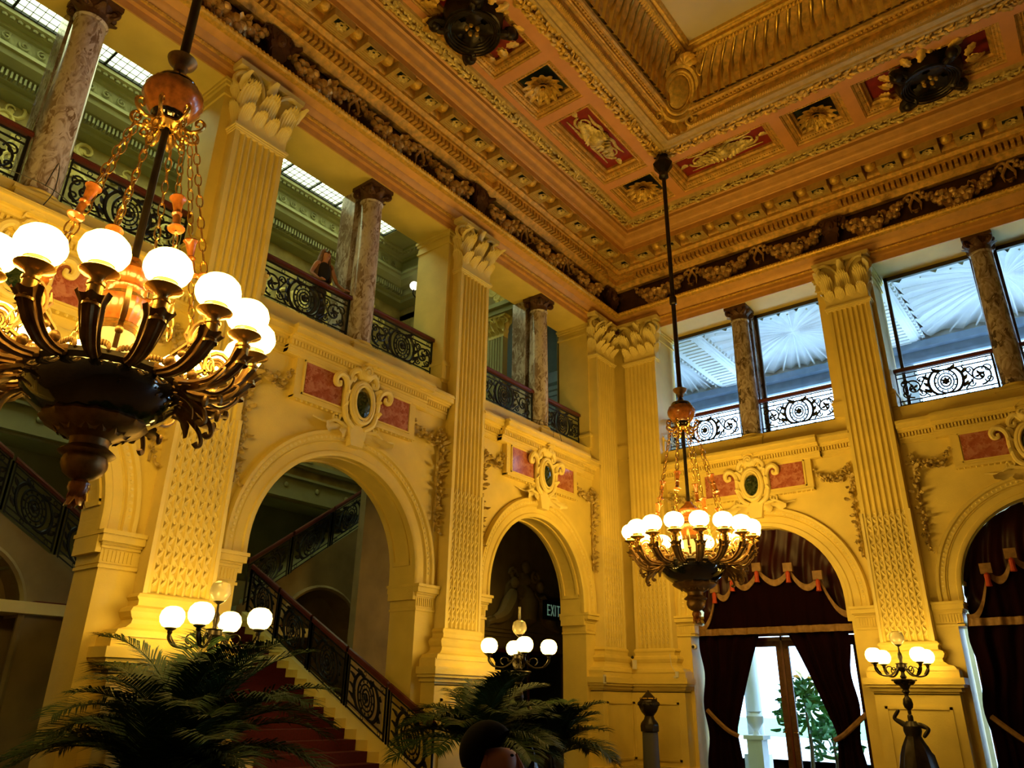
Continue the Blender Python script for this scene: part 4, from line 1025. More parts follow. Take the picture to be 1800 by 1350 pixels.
# plaster wall beneath the upper flights, with niche arches
def under_wall(ya, yb, za, zb):
    m = MB(); c = (ya+yb)/2; r = 1.2; zs = 2.75; n = 20
    arc = [(c+r*math.cos(PI-PI*i/n), zs+r*math.sin(PI-PI*i/n)) for i in range(n+1)]
    top = lambda y: za+(zb-za)*abs(y-ya)/abs(yb-ya)
    ylo, yhi = min(ya, yb), max(ya, yb)
    def q(*p): m.add([(-4.9, a, b) for a, b in p], [tuple(range(len(p)))])
    q((ylo, 0), (c-r, 0), (c-r, zs), (ylo, top(ylo))); q((c-r, zs), (c-r, top(c-r)), (ylo, top(ylo)))
    q((yhi, 0), (c+r, 0), (c+r, zs), (yhi, top(yhi))); q((c+r, zs), (c+r, top(c+r)), (yhi, top(yhi)))
    for a, b in zip(arc, arc[1:]): q(a, b, (b[0], max(b[1]+.02, top(b[0]))), (a[0], max(a[1]+.02, top(a[0])))); m.add([(-4.9, *a), (-4.9, *b), (-5.6, *b), (-5.6, *a)], [(0, 1, 2, 3)])
    m.tube([(-4.88, a, b) for a, b in [(c-r, 0)]+arc+[(c+r, 0)]], .06, 6)
    m.box(-5.65, -5.6, ylo, yhi, 0, zs+r)
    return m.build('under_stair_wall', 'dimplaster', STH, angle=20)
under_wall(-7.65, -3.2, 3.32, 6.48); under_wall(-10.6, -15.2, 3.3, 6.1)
# iron balustrades on sloping lines
def stair_rail(parent, p0, p1, npan, name='iron_railing', label=None, curve=None):
    e = empty(name, label=label, cat='railing', group='staircase balustrades'); p0 = Vector(p0); p1 = Vector(p1)
    for k in range(npan):
        a = p0.lerp(p1, k/npan); b = p0.lerp(p1, (k+1)/npan); L = (Vector((b.x, b.y, 0))-Vector((a.x, a.y, 0))).length
        for o in rail_panel(L-.12):
            me = o.data
            for v in me.vertices:
                t = v.co.x/L+.5; q = a.lerp(b, t); dr = (b-a).normalized(); nx = Vector((-dr.y, dr.x, 0))
                off = Vector((0, 0, 0)) if curve is None else curve((k+t)/npan)
                v.co = q+nx*v.co.y+Vector((0, 0, v.co.z*1.08))+off
            o.parent = e
        if k < npan-0:
            m = MB()
            for sx in (.06, -.06):
                q = b.copy(); m.box(q.x-.014, q.x+.014, q.y-.014, q.y+.014, q.z, q.z+.86)
            m.build('rail_post', 'iron', e)
    return e
stair_rail(ST, (.98, -7.6, .28), (-4.6, -7.6, 3.22), 5, label='black iron stair balustrade with mahogany rail, descending right out of the tall arch')
cv = lambda t: Vector((-.35*math.sin(PI*min(1, t*1.2)), 0, -.12*math.sin(PI*t)))
stair_rail(ST, (-4.75, -7.65, 3.30), (-5.05, -4.2, 5.75), 3, label='curved black iron balustrade rising to the right inside the tall arch')
stair_rail(ST, (-4.75, -10.45, 3.20), (-5.05, -14.4, 5.70), 4, label='black iron balustrade descending from the left edge behind the leftmost arch')
stair_rail(ST, (-4.9, -7.7, 3.1), (-4.9, -7.75, 3.1), 1, label='short return of the iron balustrade at the stair landing') if False else None

# ---------------- dark alcove in the corner arch: relief, mirror, exit sign
m = MB(); m.box(-3.8, -3.6, -5.5, 3.4, 0, 7.05); 
for z0, z1, o in ((3.15, 3.25, .1), (3.25, 3.32, .2), (2.9, 3.15, .04)): m.box(-3.6, -3.6+o, -3.5, 3.4, z0, z1)
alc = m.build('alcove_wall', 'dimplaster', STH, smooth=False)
rel = MB()
rel.T = xf((-3.58, .5, 3.35), rz=-R90)
rel.prism([(-1.5, 0), (-1.5, .25), (-.9, .45), (-.7, 1.2), (-.35, 1.5), (.35, 1.5), (.7, 1.2), (.9, .45), (1.5, .25), (1.5, 0)], -.05, .08)
rel.lathe([(.2, .1), (.45, .3), (.5, .8), (.3, 1.15), (.2, 1.25), (.3, 1.4), (.12, 1.6)], 16)
for sx in (-1, 1):
    rel.tube([(sx*1.35, .12, .2), (sx*1.05, .2, .35), (sx*.8, .22, .7), (sx*.62, .2, 1.0)], [.12, .2, .24, .14], 8); rel.ell((sx*.6, .22, 1.25), .13, .13, .16)
    rel.tube([(sx*.7, .22, .95), (sx*.4, .3, .85), (sx*.2, .3, 1.05)], [.07, .06, .05], 6); rel.tube([(sx*1.3, .15, .2), (sx*1.6, .15, .1)], [.09, .06], 6)
    rel.tube(spiral(sx*.5, 1.5, .2, .04, 0, 1.3, 14, .1, sx), .05, 6)
rel.ell((0, .15, 1.75), .16, .1, .18)
rel.T = None
tag(rel.build('carved_relief', 'dimplaster'), 'large plaster relief of an urn between two reclining figures, dim inside the corner arch', 'relief')
ms = empty('glazed_cabinet', (-3.5, -.1, 0), label='dark glazed panel reflecting blue light below the carved relief in the corner arch', cat='cabinet')
MB().box(0, .03, -.8, 2.4, .3, 2.75).build('dark_glass', 'glaze', ms, smooth=False)
m = MB(); m.box(-.02, .06, -.9, -.8, .2, 2.85); m.box(-.02, .06, 2.4, 2.5, .2, 2.85); m.box(-.02, .06, -.9, 2.5, 2.75, 2.85); m.box(-.02, .05, .75, .83, .3, 2.75); m.build('cabinet_frame', 'wood', ms, smooth=False)
ex = empty('exit_sign', (-3.10, 1.27, 3.95), label='small black exit sign with pale EXIT lettering inside the corner arch', cat='sign')
MB().box(0, .10, -.42, .42, -.26, .26).box(-.5, 0, -.03, .03, -.03, .03).build('sign_box', 'iron', ex, smooth=False)
MT['exitglow'] = mat('exit_letters', (.3, .5, .35), .5, emit=(.35, .6, .42), estr=.18)
m = MB(); h = .15; t = .035
def bx2(x0, x1, z0, z1): m.box(.101, .112, x0, x1, z0, z1)
o = -.33; bx2(o, o+t, -h, h); [bx2(o, o+.13, zz, zz+t) for zz in (-h, -t/2, h-t)]
o = -.15; m.T = None
for sg in (-1, 1): m.tube([(.106, o+.065-sg*.065, -h), (.106, o+.065+sg*.065, h)], .019, 4)
bx2(.04, .04+t, -h, h); bx2(.13, .29, h-t, h); bx2(.21-t/2, .21+t/2, -h, h)
m.build('exit_lettering', 'exitglow', ex, smooth=False)
# marble pilaster inside the corner arch
e = empty('marble_pilaster', (-.50, -1.50, 0), label='pale veined marble half-column standing inside the corner arch at its right', cat='column')
m = MB(); m.lathe([(.17, .3), (.165, 1.9), (.16, 2.15)], 20); m.build('marble_shaft', 'breccia', e); m = MB(); m.lathe([(.26, 0), (.26, .2), (.2, .28), (.18, .32)], 20); m.lathe([(.16, 2.13), (.19, 2.16), (.19, 2.22), (0, 2.23)], 20); m.build('column_base', 'stone', e)
# ------------------------------------------------------------------ the loggia behind the back wall
LG = empty('wall_loggia', kind='structure')
m = MB(); XL = -.8; XR = 19.5; YO = 5.4
m.box(XL, XR, 1.0, YO+.4, 7.2, 7.5)                                  # loggia upper floor
m.box(XL-.2, XL, 1.0, YO+.4, 0, 13.4)                                # end wall
m.box(XL, XR, YO, YO+.3, 7.5, 8.3)
for x in (XL, 6.3, 11.8, 17.3): m.box(x-.35, x+.35, YO, YO+.4, 8.3, 10.7)
m.box(XL, XR, YO, YO+.4, 10.6, 13.4)
for c in (3.3, 8.9, 14.4):
    pass
m.box(XL, XR, 1.0, YO+.4, 13.2, 13.4)
m.build('loggia_shell', 'loggia', LG, smooth=False)
m = MB()
for z0, z1, o in ((10.6, 10.7, .12), (10.7, 10.95, .04), (10.95, 11.15, .28)): m.box(XL, XR, YO-o, YO, z0, z1)
m.build('loggia_band', 'loggiadark', LG, smooth=False)
m = MB()
for x in (1.5, 6.45, 12.2, 17.6):
    m.box(x-.45, x+.45, 1.0, YO, 11.15, 13.2)
    for sx in (-1, 1):
        for o, z in ((.45, 11.18), (.51, 11.24), (.57, 11.30)): m.box(x+sx*(o), x+sx*(o+.06), 1.0, YO, z, 13.2)
    y = 1.1
    while y < YO-.3:
        for sx in (-1, 1): m.ell((x+sx*.62, y, 11.24), .05, .07, .06, 6, 4)
        m.box(x-.3, x+.3, y, y+.12, 11.12, 11.16); y += .22
m.build('loggia_rib', 'loggia', LG)
def shell(cx, cy, hx, hy):
    m = MB(); NF = 26
    def fn(u, v):
        a = 2*PI*u; dx, dy = math.cos(a), math.sin(a)
        rm = min(hx/abs(dx) if abs(dx) > 1e-6 else 99, hy/abs(dy) if abs(dy) > 1e-6 else 99)
        r = rm*v; fl = abs(math.sin(NF*a/2)); amp = .16*v
        edge = .16*rm*max(0, (v-.9)*10)*(1-fl)*-.35
        return (cx+dx*(r+edge), cy+dy*(r+edge), 11.66-.36*v*v+amp*fl-.05)
    m.grid(fn, NF*8, 10, cu=True)
    for i in range(NF):
        a = 2*PI*(i+.5)/NF; dx, dy = math.cos(a), math.sin(a); rm = min(hx/abs(dx), hy/abs(dy))*.93
        m.tube([(cx+dx*rm*t, cy+dy*rm*t, 11.66-.36*t*t-.05) for t in (.1, .5, .95, 1)], [.008, .018, .03, .03], 4)
    m.build('shell_vault', 'loggia', LG, angle=60)
for c, hx in ((4.02, 2.02), (9.33, 2.25), (14.9, 2.2)): shell(c, 3.4, hx, 1.95)
shell(.2, 3.4, .9, 1.95)
m = MB(); m.tube([(XL+.05, 3.2+1.7*math.cos(PI*i/20), 9.2+1.7*math.sin(PI*i/20)) for i in range(21)], .12, 6); m.tube([(XL+.05, 3.2+1.4*math.cos(PI*i/20), 9.2+1.4*math.sin(PI*i/20)) for i in range(21)], .05, 6)
m.box(XL, XL+.14, 1, YO, 10.95, 11.2); m.build('lunette_arch', 'loggia', LG)
# lower loggia
m = MB(); m.box(XL, XR, 1.0, YO+.4, 6.9, 7.2)
m.box(XL, XR, 1.0, 12, -.15, 0); m.box(-20, 40, 12, 40, -.3, -.12)  # pale ground outside, lightened to bounce daylight up into the loggia
for x in (XL, 6.3, 11.8, 17.3): m.box(x-.4, x+.4, YO-.3, YO+.4, 0, 6.9)
m.build('lower_loggia', 'loggia', LG, smooth=False)
# windows in the gallery openings
wi = 1
for c, (a, b, mid) in enumerate(((1.48, 5.58, 3.62), (7.02, 11.08, 9.1), (12.52, 16.58, 14.6))):
    for s0, s1 in ((a, mid-.2), (mid+.2, b)):
        e = empty('window_%d' % wi, ((s0+s1)/2, (.84), 0), kind='structure'); wi += 1; h = (s1-s0)/2
        m = MB()
        for x0, x1, z0, z1 in ((-h, -h+.07, 7.5, 11.1), (h-.07, h, 7.5, 11.1), (-h, h, 7.5, 7.58), (-h, h, 11.0, 11.1)): m.box(x0, x1, 0, .08, z0, z1)
        m.build('window_frame', 'wframe', e, smooth=False)
        MB().box(-h+.06, h-.06, .035, .045, 7.55, 11.02).build('glass', 'pane', e, smooth=False)
    tag(MB().box(mid-.2, mid+.2, .80, .95, 7.5, 11.1).build('trim_%d' % (c+2), 'wframe', smooth=False), kind='structure')
# ---------------- doors with drapery in the arches
def door(n, c):
    e = empty('door_%d' % n, (c, .52, 0), kind='structure')
    m = MB()
    for x0, x1, z0, z1 in ((-1.79, -1.66, 0, 3.1), (1.66, 1.79, 0, 3.1), (-1.79, 1.79, 3.0, 3.15), (-.02, .02, 0, 3.0), (-1.79, 1.79, 2.9, 2.98)): m.box(x0, x1, 0, .1, z0, z1)
    m.build('door_frame', 'wood', e, smooth=False)
    for sx in (-1, 1):
        m = MB()
        for x0, x1, z0, z1 in ((.02, .14, 0, 2.9), (1.5, 1.62, 0, 2.9), (.14, 1.5, 0, .3), (.14, 1.5, 2.78, 2.9)): m.box(sx*x0, sx*x1, .02, .08, z0, z1)
        d = m.build('door_leaf', 'capbronze', e, smooth=False)
        MB().box(sx*.14, sx*1.5, .045, .055, .3, 2.78).build('glass', 'pane', d, smooth=False)
        m = MB(); m.tube([(sx*.08, 0, 1.05), (sx*.08, -.05, 1.05), (sx*.16, -.06, 1.05)], .012, 6); m.build('door_handle', 'brass', d)
door(1, 3.65); door(2, 9.15)
def drapery(c, label):
    e = empty('drapery', (c, 0, 0), label=label, cat='curtain', group='crimson arch draperies')
    R = 1.74
    def fold(x, f=22, a=.03): return a*math.sin(f*x)+a*.5*math.sin(f*2.3*x+1)
    # silk lunette filling the arch head
    m = MB()
    def fn(u, v):
        x = -R+2*R*u; top = ZS+math.sqrt(max(0, R*R-x*x)); z = 3.2+(top-3.2)*v
        return (x, .42+fold(x+.25*math.sin(3*v), 15, .035)+.05*math.sin(9*v+3*x), z)
    m.grid(fn, 90, 16); m.build('silk_lunette', 'sheer', e, angle=80)
    # scalloped top edge of the valance
    tabs = [(-1.72, 3.20), (-1.25, 4.02), (-.80, 4.26), (-.20, 4.42), (.50, 4.36), (1.12, 4.14), (1.72, 3.40)]
    def top(x):
        for (a, za), (b, zb) in zip(tabs, tabs[1:]):
            if x <= b+1e-6:
                t = (x-a)/(b-a); return za+(zb-za)*t-.30*math.sin(PI*max(0, min(1, t)))**.8
        return tabs[-1][1]
    m = MB()
    def fv(u, v):
        x = -R-.02+2*(R+.02)*u; z0 = 3.06; z = z0+(top(x)-z0)*v
        return (x, .14+fold(x, 17, .03)*(1-.5*v)+.05*v, z)
    m.grid(fv, 110, 8); m.build('valance', 'velvet', e, angle=80)
    m = MB()
    for dz, w, f in ((0, .07, top), ):
        xs = [-R+2*R*i/120 for i in range(121)]
        vs = []
        for x in xs: y = .10+fold(x, 17, .012); vs += [(x, y, f(x)-w), (x, y, f(x)+w), (x, y+.03, f(x)+w), (x, y+.03, f(x)-w)]
        fs = [(4*i+j, 4*i+4+j, 4*i+4+(j+1) % 4, 4*i+(j+1) % 4) for i in range(120) for j in range(4)]
        m.add(vs, fs)
    vs = []
    for x in xs: y = .06+fold(x, 17, .03); vs += [(x, y, 3.02), (x, y, 3.16), (x, y+.03, 3.16), (x, y+.03, 3.02)]
    m.add(vs, fs)
    for x, z in tabs[1:-1]: m.box(x-.10, x+.10, .03, .12, z-.06, z+.13)
    m.build('gold_braid', 'trim', e, angle=60)
    for x, z in tabs[1:-1]: m = MB(); m.lathe([(.02, z-.05), (.05, z-.09), (.045, z-.22), (.06, z-.30), (.0, z-.31)], 10, c=(x, .02)); m.build('tassel', 'coral', e)
    for sx in (-1, 1):
        m = MB()
        def fc_(u, v):      # u across, v down from the valance
            z = 3.1-3.08*v; tie = 1.05
            wi_top = 1.40 if sx < 0 else 1.45; wi_tie = .62
            inner_top = -.30 if sx < 0 else .22
            if z > tie: t = (3.1-z)/(3.1-tie); xi = inner_top+(sx*1.05-inner_top)*t**.85
            else: t = (tie-z)/tie; xi = sx*(1.05-.12*t)
            xo = sx*((1.75 if sx < 0 else 1.52)+.04*math.sin(5*z))
            x = xo+(xi-xo)*u
            cmp_ = .5+.5*min(1, abs(z-tie)/1.2)
            return (x, .17+(.05*math.sin(u*26)+.02*math.sin(u*41+z))*cmp_, z)
        m.grid(fc_, 60, 26); cu = m.build('curtain', 'velvet', e, angle=80)
        m = MB(); m.tube([(sx*1.68, .12, 1.45), (sx*1.45, .06, 1.25), (sx*1.2, .06, 1.05), (sx*1.0, .12, .95)], .05, 6, flat=1.0); m.build('tieback', 'trim', cu)
    return e
drapery(3.65, 'crimson velvet drapery with scalloped gold braid, parted over the bright glass door')
drapery(9.15, 'dark blue-tinged velvet drapery filling the arch at the right edge')
# ---------------- garden outside the door
g = MB(); g.box(-60, 70, 30, 90, -.4, -.1); tag(g.build('ground', 'leafgreen', smooth=False), kind='structure')
def bush(x, y, z, r, seed, label, lf=220):
    rn = random.Random(seed); m = MB()
    for i in range(lf):
        a = rn.uniform(0, 2*PI); b = rn.uniform(-.3, 1.4); rr = r*rn.uniform(.6, 1)
        p = (rr*math.cos(a)*math.cos(b), rr*math.sin(a)*math.cos(b), z+rr*1.5*math.sin(b))
        m.leaf(xf(p, rx=rn.uniform(-1, 1), ry=rn.uniform(-2, 2), rz=rn.uniform(0, 6)), .32, .10, .5, 1, .1, 3)
    e = empty('garden_shrub', (x, y, -.2), label=label, cat='shrub'); m.build('foliage', 'leafgreen', e); s = MB(); s.tube([(0, 0, 0), (.05, 0, z*.6), (0, 0, z+r*.8)], [.06, .05, .02], 6); s.build('stem', 'trunk', e)
bush(2.75, 4.3, 1.35, .72, 1, 'green shrub outside the glass door, right of the door post'); bush(3.15, 4.9, .7, .55, 2, 'low shrub outside, at the bottom right of the glass door', 150)
e = empty('white_pedestal', (1.55, 3.9, 0), label='white stone pedestal with a pale urn outside the glass door', cat='pedestal')
m = MB(); m.box(-.2, .2, -.2, .2, 0, .75); m.box(-.26, .26, -.26, .26, .75, .85); m.build('pedestal_block', 'loggia', e); m = MB(); m.lathe([(.1, .85), (.06, .95), (.2, 1.15), (.22, 1.3), (.14, 1.38), (.18, 1.42), (0, 1.4)], 16); m.build('stone_urn', 'loggia', e)
m = MB(); m.lathe([(.22, .35), (.21, 3.9), (.25, 4.0)], 20); m.box(-.28, .28, -.28, .28, 0, .35); m.box(-.3, .3, -.3, .3, 4.0, 4.3); tag(m.build('white_column', 'loggia', loc=(1.15, 4.9, 0)), 'white loggia column outside the glass door, left of the door post', 'column')
# ------------------------------------------------------------------ candelabra on bronze figures
def skin_body(name, joints, bones, material, parent, sub=2, loc=None, rot=None):
    """joints: {key: (x,y,z,r)}; root is the first joint"""
    ks = list(joints); me = bpy.data.meshes.new(name)
    me.from_pydata([joints[k][:3] for k in ks], [(ks.index(a), ks.index(b)) for a, b in bones], [])
    me.materials.append(MT[material] if isinstance(material, str) else material)
    o = bpy.data.objects.new(name, me); COL.objects.link(o); o.parent = parent
    sk = o.modifiers.new('skin', 'SKIN'); sk.use_smooth_shade = True; sk.branch_smoothing = .6
    if not me.skin_vertices: me.attributes
    lay = me.skin_vertices[0] if me.skin_vertices else None
    for i, k in enumerate(ks):
        r = joints[k][3]; rr = (r, r) if not isinstance(r, tuple) else r
        lay.data[i].radius = rr; lay.data[i].use_root = (i == 0)
    sb = o.modifiers.new('sub', 'SUBSURF'); sb.levels = sub; sb.render_levels = sub
    if loc: o.location = loc
    if rot: o.rotation_euler = rot
    return o
def candelabrum(loc, ang, face, label, chim=False):
    e = empty('candelabrum', loc, 0, label=label, cat='lamp', group='figure lamps with four lit globes')
    m = MB(); m.box(-.34, .34, -.34, .34, 0, .12); m.lathe([(.30, .12), (.32, .16), (.28, .2), (.22, .24), (.2, .36), (.26, .40), (.24, .44), (0, .44)], 24); m.build('plinth', 'darkbronze', e)
    # draped bronze figure with raised arms
    m = MB()
    m.lathe([(.0, .44), (.33, .45), (.34, .5), (.30, .62), (.25, .82), (.20, .95), (.15, 1.05), (.125, 1.12), (.15, 1.2), (.145, 1.28), (.08, 1.36)], 26, wob=lambda a, j: .08*math.sin(9*a+j*.4) if j < 7 else .0)
    m.tube([(.1, .05, .95), (.22, .06, .8), (.3, .02, .62)], [.05, .06, .02], 7)
    f = m.build('draped_robe', 'darkbronze', e)
    J = dict(pel=(0, 0, .95, (.10, .08)), waist=(0, 0, 1.08, (.085, .07)), chest=(0, 0, 1.22, (.11, .08)), neck=(0, 0, 1.33, .04), head=(0, .01, 1.42, (.055, .065)), crown=(0, 0, 1.48, .045),
             sl=(-.13, 0, 1.31, .055), el=(-.28, .04, 1.24, .042), hl=(-.17, .08, 1.10, .03), sr=(.13, 0, 1.31, .055), er=(.28, .0, 1.40, .042), hr=(.16, .02, 1.55, .03))
    skin_body('bronze_figure', J, [('pel', 'waist'), ('waist', 'chest'), ('chest', 'neck'), ('neck', 'head'), ('head', 'crown'), ('chest', 'sl'), ('sl', 'el'), ('el', 'hl'), ('chest', 'sr'), ('sr', 'er'), ('er', 'hr')], 'darkbronze', e, rot=(0, 0, face))
    m = MB(); m.lathe([(.0, 1.46), (.03, 1.48), (.03, 1.54), (.07, 1.58), (.085, 1.64), (.07, 1.72), (.035, 1.76), (.03, 1.80), (.07, 1.84), (.05, 1.88), (.11, 1.96), (.13, 2.0), (.20, 2.02), (.215, 2.035), (.20, 2.05), (.04, 2.06)], 24)
    for i in range(10): m.leaf(xf((.17*math.cos(i*PI/5), .17*math.sin(i*PI/5), 2.03), rz=i*PI/5-R90) @ Matrix.Rotation(PI-.5, 4, 'X'), .12, .11, .3, 3, .2, 5)
    m.lathe([(.03, 2.05), (.06, 2.09), (.035, 2.13), (.03, 2.17), (.06, 2.2), (.095, 2.25), (.09, 2.3), (.11, 2.315), (.03, 2.33), (.025, 2.36), (.045, 2.42), (.035, 2.48), (.015, 2.52), (.012, 2.6), (.06, 2.63), (.065, 2.64)], 20); m.build('stem', 'darkbronze', e)
    m = MB(); gz = 2.33
    for i in range(4):
        a = ang+i*R90; m.T = xf((0, 0, 0), rz=a)
        m.tube([(.07, 0, 2.26), (.16, 0, 2.16), (.28, 0, 2.10), (.44, 0, 2.12), (.52, 0, 2.20), (.52, 0, 2.27)], [.018, .018, .016, .016, .018, .02], 7)
        m.tube([(.12, 0, 2.22)]+[(.25+.07*math.cos(q), 0, 2.20+.06*math.sin(q)) for q in [PI-.55*k for k in range(9)]], .010, 5)
        m.leaf(xf((.30, 0, 2.09), rz=-R90) @ Matrix.Rotation(-1.6, 4, 'X'), .16, .07, -.3, 3, .3, 5); m.leaf(xf((.42, 0, 2.12), rz=-R90) @ Matrix.Rotation(-.9, 4, 'X'), .16, .08, -.4, 3, .3, 5)
        m.T = None
        m2 = MB(); m2.lathe([(.02, 2.25), (.03, 2.27), (.03, 2.29), (.065, 2.31), (.07, 2.325), (.05, 2.335)], 14, c=(.52*math.cos(a), .52*math.sin(a))); m2.build('globe_holder', 'darkbronze', e)
        g = MB(); g.lathe([(.065, gz), (.10, gz+.01), (.135, gz+.06), (.145, gz+.12), (.13, gz+.18), (.09, gz+.225), (.05, gz+.24)], 20, c=(.52*math.cos(a), .52*math.sin(a))); g.build('glass_globe', 'lampglobe', e)
    m.build('scroll_arm', 'darkbronze', e)
    g = MB(); g.lathe([(.06, 2.64), (.09, 2.66), (.125, 2.72), (.125, 2.78), (.10, 2.85), (.06, 2.875)], 20); g.build('upper_globe', 'clearglobe', e)
    if chim: g = MB(); g.lathe([(.022, 2.82), (.02, 3.05), (.024, 3.09), (.026, 3.10), (.02, 3.10), (.016, 3.05), (.018, 2.82)], 12); g.build('glass_chimney', 'clearglobe', e)
    return e
candelabrum((1.2, -11.78, 0), -.873, 0, 'figure lamp with four lit globes above the big palm at the lower left')
candelabrum((1.45, -6.13, 0), -.745, 0, 'figure lamp with lit globes and a glass chimney in front of the dark corner arch', True)
candelabrum((6.40, -1.20, 0), -2.32, PI, 'figure lamp in silhouette before the pilaster right of the crimson curtains')

# ------------------------------------------------------------------ palms
def frond(base, az, L, droop, elev, seed, nl=66, ll=.5, parent=None):
    rn = random.Random(seed); m = MB(); pts = []; p = Vector(base); e = elev
    n = 24
    for i in range(n):
        pts.append(p.copy()); e -= droop/n*(.4+1.3*i/n)
        p = p+Vector((math.cos(az)*math.cos(e), math.sin(az)*math.cos(e), math.sin(e)))*(L/n)
    m.tube(pts, [.016*(1-i/n)+.003 for i in range(n)], 5)
    for i in range(nl):
        t = .14+.86*i/(nl-1); k = t*(n-1); j = min(n-2, int(k)); q = pts[j].lerp(pts[j+1], k-j); d = (pts[j+1]-pts[j]).normalized()
        side = d.cross(Vector((0, 0, 1))).normalized(); up = side.cross(d)
        l = ll*(math.sin(PI*min(1, .16+t*.78)))**.6*rn.uniform(.85, 1.1)
        for s in (-1, 1):
            dr = (side*s*.72+d*.62+up*rn.uniform(.05, .3)).normalized(); wv = (d-dr*d.dot(dr)).normalized()*.010
            a = q; b = q+dr*l*.55+Vector((0, 0, -.02*l)); c = q+dr*l+Vector((0, 0, -.22*l))
            m.add([a-wv*.6, a+wv*.6, b+wv, b-wv, c], [(0, 1, 2, 3), (3, 2, 4)])
    return m.build('frond', 'palm', parent, smooth=False)
def palm(loc, fr, label, h=.9, seed=1, ll=.52):
    e = empty('potted_palm', loc, 0, label=label, cat='palm', group='potted palms')
    m = MB(); m.lathe([(.0, .0), (.2, .0), (.24, .1), (.30, .42), (.33, .46), (.31, .5), (.27, .46), (0, .44)], 24); m.build('plant_pot', 'pot', e)
    m = MB()
    rn = random.Random(seed)
    for i in range(7): a = i*.9; m.tube([(.06*math.cos(a), .06*math.sin(a), .4), (.09*math.cos(a), .09*math.sin(a), h*.7), (.05*math.cos(a), .05*math.sin(a), h)], [.035, .03, .02], 6)
    m.build('palm_stem', 'trunk', e)
    for i, (az, L, dr, el) in enumerate(fr): frond((0, 0, h*.9), az, L, dr, el, seed*31+i, parent=e, ll=ll)
    return e
def fan(n, L, seed, e0=.45, e1=1.45, dr=1.3):
    rn = random.Random(seed); out = []
    for i in range(n):
        out.append((2*PI*i/n*2.618+rn.uniform(-.2, .2), L*rn.uniform(.85, 1.12), dr*rn.uniform(.8, 1.2), rn.uniform(e0, e1)))
    return out
palm((1.75, -12.30, 0), fan(38, 1.75, 5, .4, 1.5, 1.35), 'large dark potted palm below the lamp at the lower left', .95, 2)
palm((3.0, -13.2, 0), fan(24, 1.2, 9, .4, 1.4, 1.35), 'second potted palm, low and dark in front of the large one', .75, 4)
palm((3.3, -14.35, 0), fan(12, .8, 12, .5, 1.3, 1.2), 'small palm with its tips showing at the bottom left corner', .62, 5, .3)
palm((1.75, -7.45, 0), fan(30, 1.5, 14, .4, 1.5, 1.3), 'potted palm left of the lamp with the glass chimney', .95, 6)
palm((2.0, -6.0, 0), fan(20, 1.2, 17, .4, 1.4, 1.3), 'dark potted palm in front of the corner arch, below the chimney lamp', .8, 7)

# ------------------------------------------------------------------ bronze censer on its post, wall devices
e = empty('censer_post', (1.22, -1.2, 0), label='dark octagonal bronze censer on a grey stone post below the room corner', cat='pedestal')
m = MB(); m.lathe([(.24, 0), (.24, .1), (.175, .16), (.165, 1.0)], 28); m.build('grey_shaft', 'grey', e)
m = MB(); m.lathe([(.165, 1.0), (.2, 1.02), (.205, 1.12), (.19, 1.18), (.12, 1.26), (.10, 1.32), (.17, 1.40), (.22, 1.50), (.22, 1.60), (.19, 1.64), (.17, 1.66), (.16, 1.68), (.08, 1.76), (.02, 1.82), (0, 1.84)], 8)
for i in range(8): m.ell((.2*math.cos(i*PI/4), .2*math.sin(i*PI/4), 1.56), .05, .05, .05, 7, 5); m.ell((.17*math.cos(i*PI/4+.39), .17*math.sin(i*PI/4+.39), 1.66), .02, .02, .03, 5, 4)
m.build('bronze_censer', 'darkbronze', e)
m = MB(); m.lathe([(.17, 1.66), (.185, 1.665), (.17, 1.68)], 24); m.build('gilt_band', 'gold', e)
def cam_dome(loc):
    e = empty('security_camera', loc, label='small round white camera with a dark lens on the wall left of the crimson curtains', cat='camera')
    m = MB(); m.T = xf((0, 0, 0), rx=R90); m.lathe([(0, 0), (.055, 0), (.055, .07), (.04, .085), (0, .09)], 18); m.build('housing', 'white', e)
    m = MB(); m.T = xf((-.01, 0, 0), rx=R90); m.lathe([(.036, .085), (.034, .10), (0, .105)], 14); m.build('lens', 'iron', e)
cam_dome((1.84, .0, 2.78))
tag(MB().box(-.045, .045, -.05, 0, -.10, .10).build('humidity_sensor', 'white', loc=(.50, -.43, 2.40)), 'small white sensor box on the pilaster base in the room corner', 'sensor')
tag(MB().box(0, .03, -.04, .04, -.09, .09).build('thermostat', 'white', loc=(.43, -1.72, 2.05)), 'tiny white sensor box on the pier right of the corner arch', 'sensor')
m = MB(); m.box(-.05, .02, -.04, 0, -.10, .03); m.box(0, .07, -.05, -.01, .0, .12); m.tube([(0, -.02, .1), (-.1, -.02, .25), (-.12, -.02, .5)], .006, 5)
tag(m.build('cable_box', 'white', loc=(1.52, -.40, 2.12)), 'pale cable box perched on the pilaster pedestal cornice left of the curtains', 'sensor')
tag(MB().ell((0, 0, 0), .035, .035, .035).build('round_sensor', 'iron', loc=(.44, -.44, 2.56)), 'small dark round sensor in the angle of the room corner', 'sensor')
# wire on the ledges at the column bases
for i, (s, lbl) in enumerate(((14.45, 'thin wire loops tied at the foot of the top left marble column'), (3.2, 'thin wire tied at the foot of the marble column nearest the corner'))):
    m = MB(); m.tube([(.05, -s-.75, 7.55), (.06, -s-.4, 7.62), (.08, -s, 7.62), (.1, -s+.3, 7.5), (.08, -s+.45, 7.25)], .007, 4); m.tube([(.1, -s-.05, 7.6), (.2, -s+.0, 7.95), (.12, -s+.06, 7.6), (.15, -s-.02, 7.3)], .006, 4)
    tag(m.build('wire', 'iron'), lbl, 'wire')
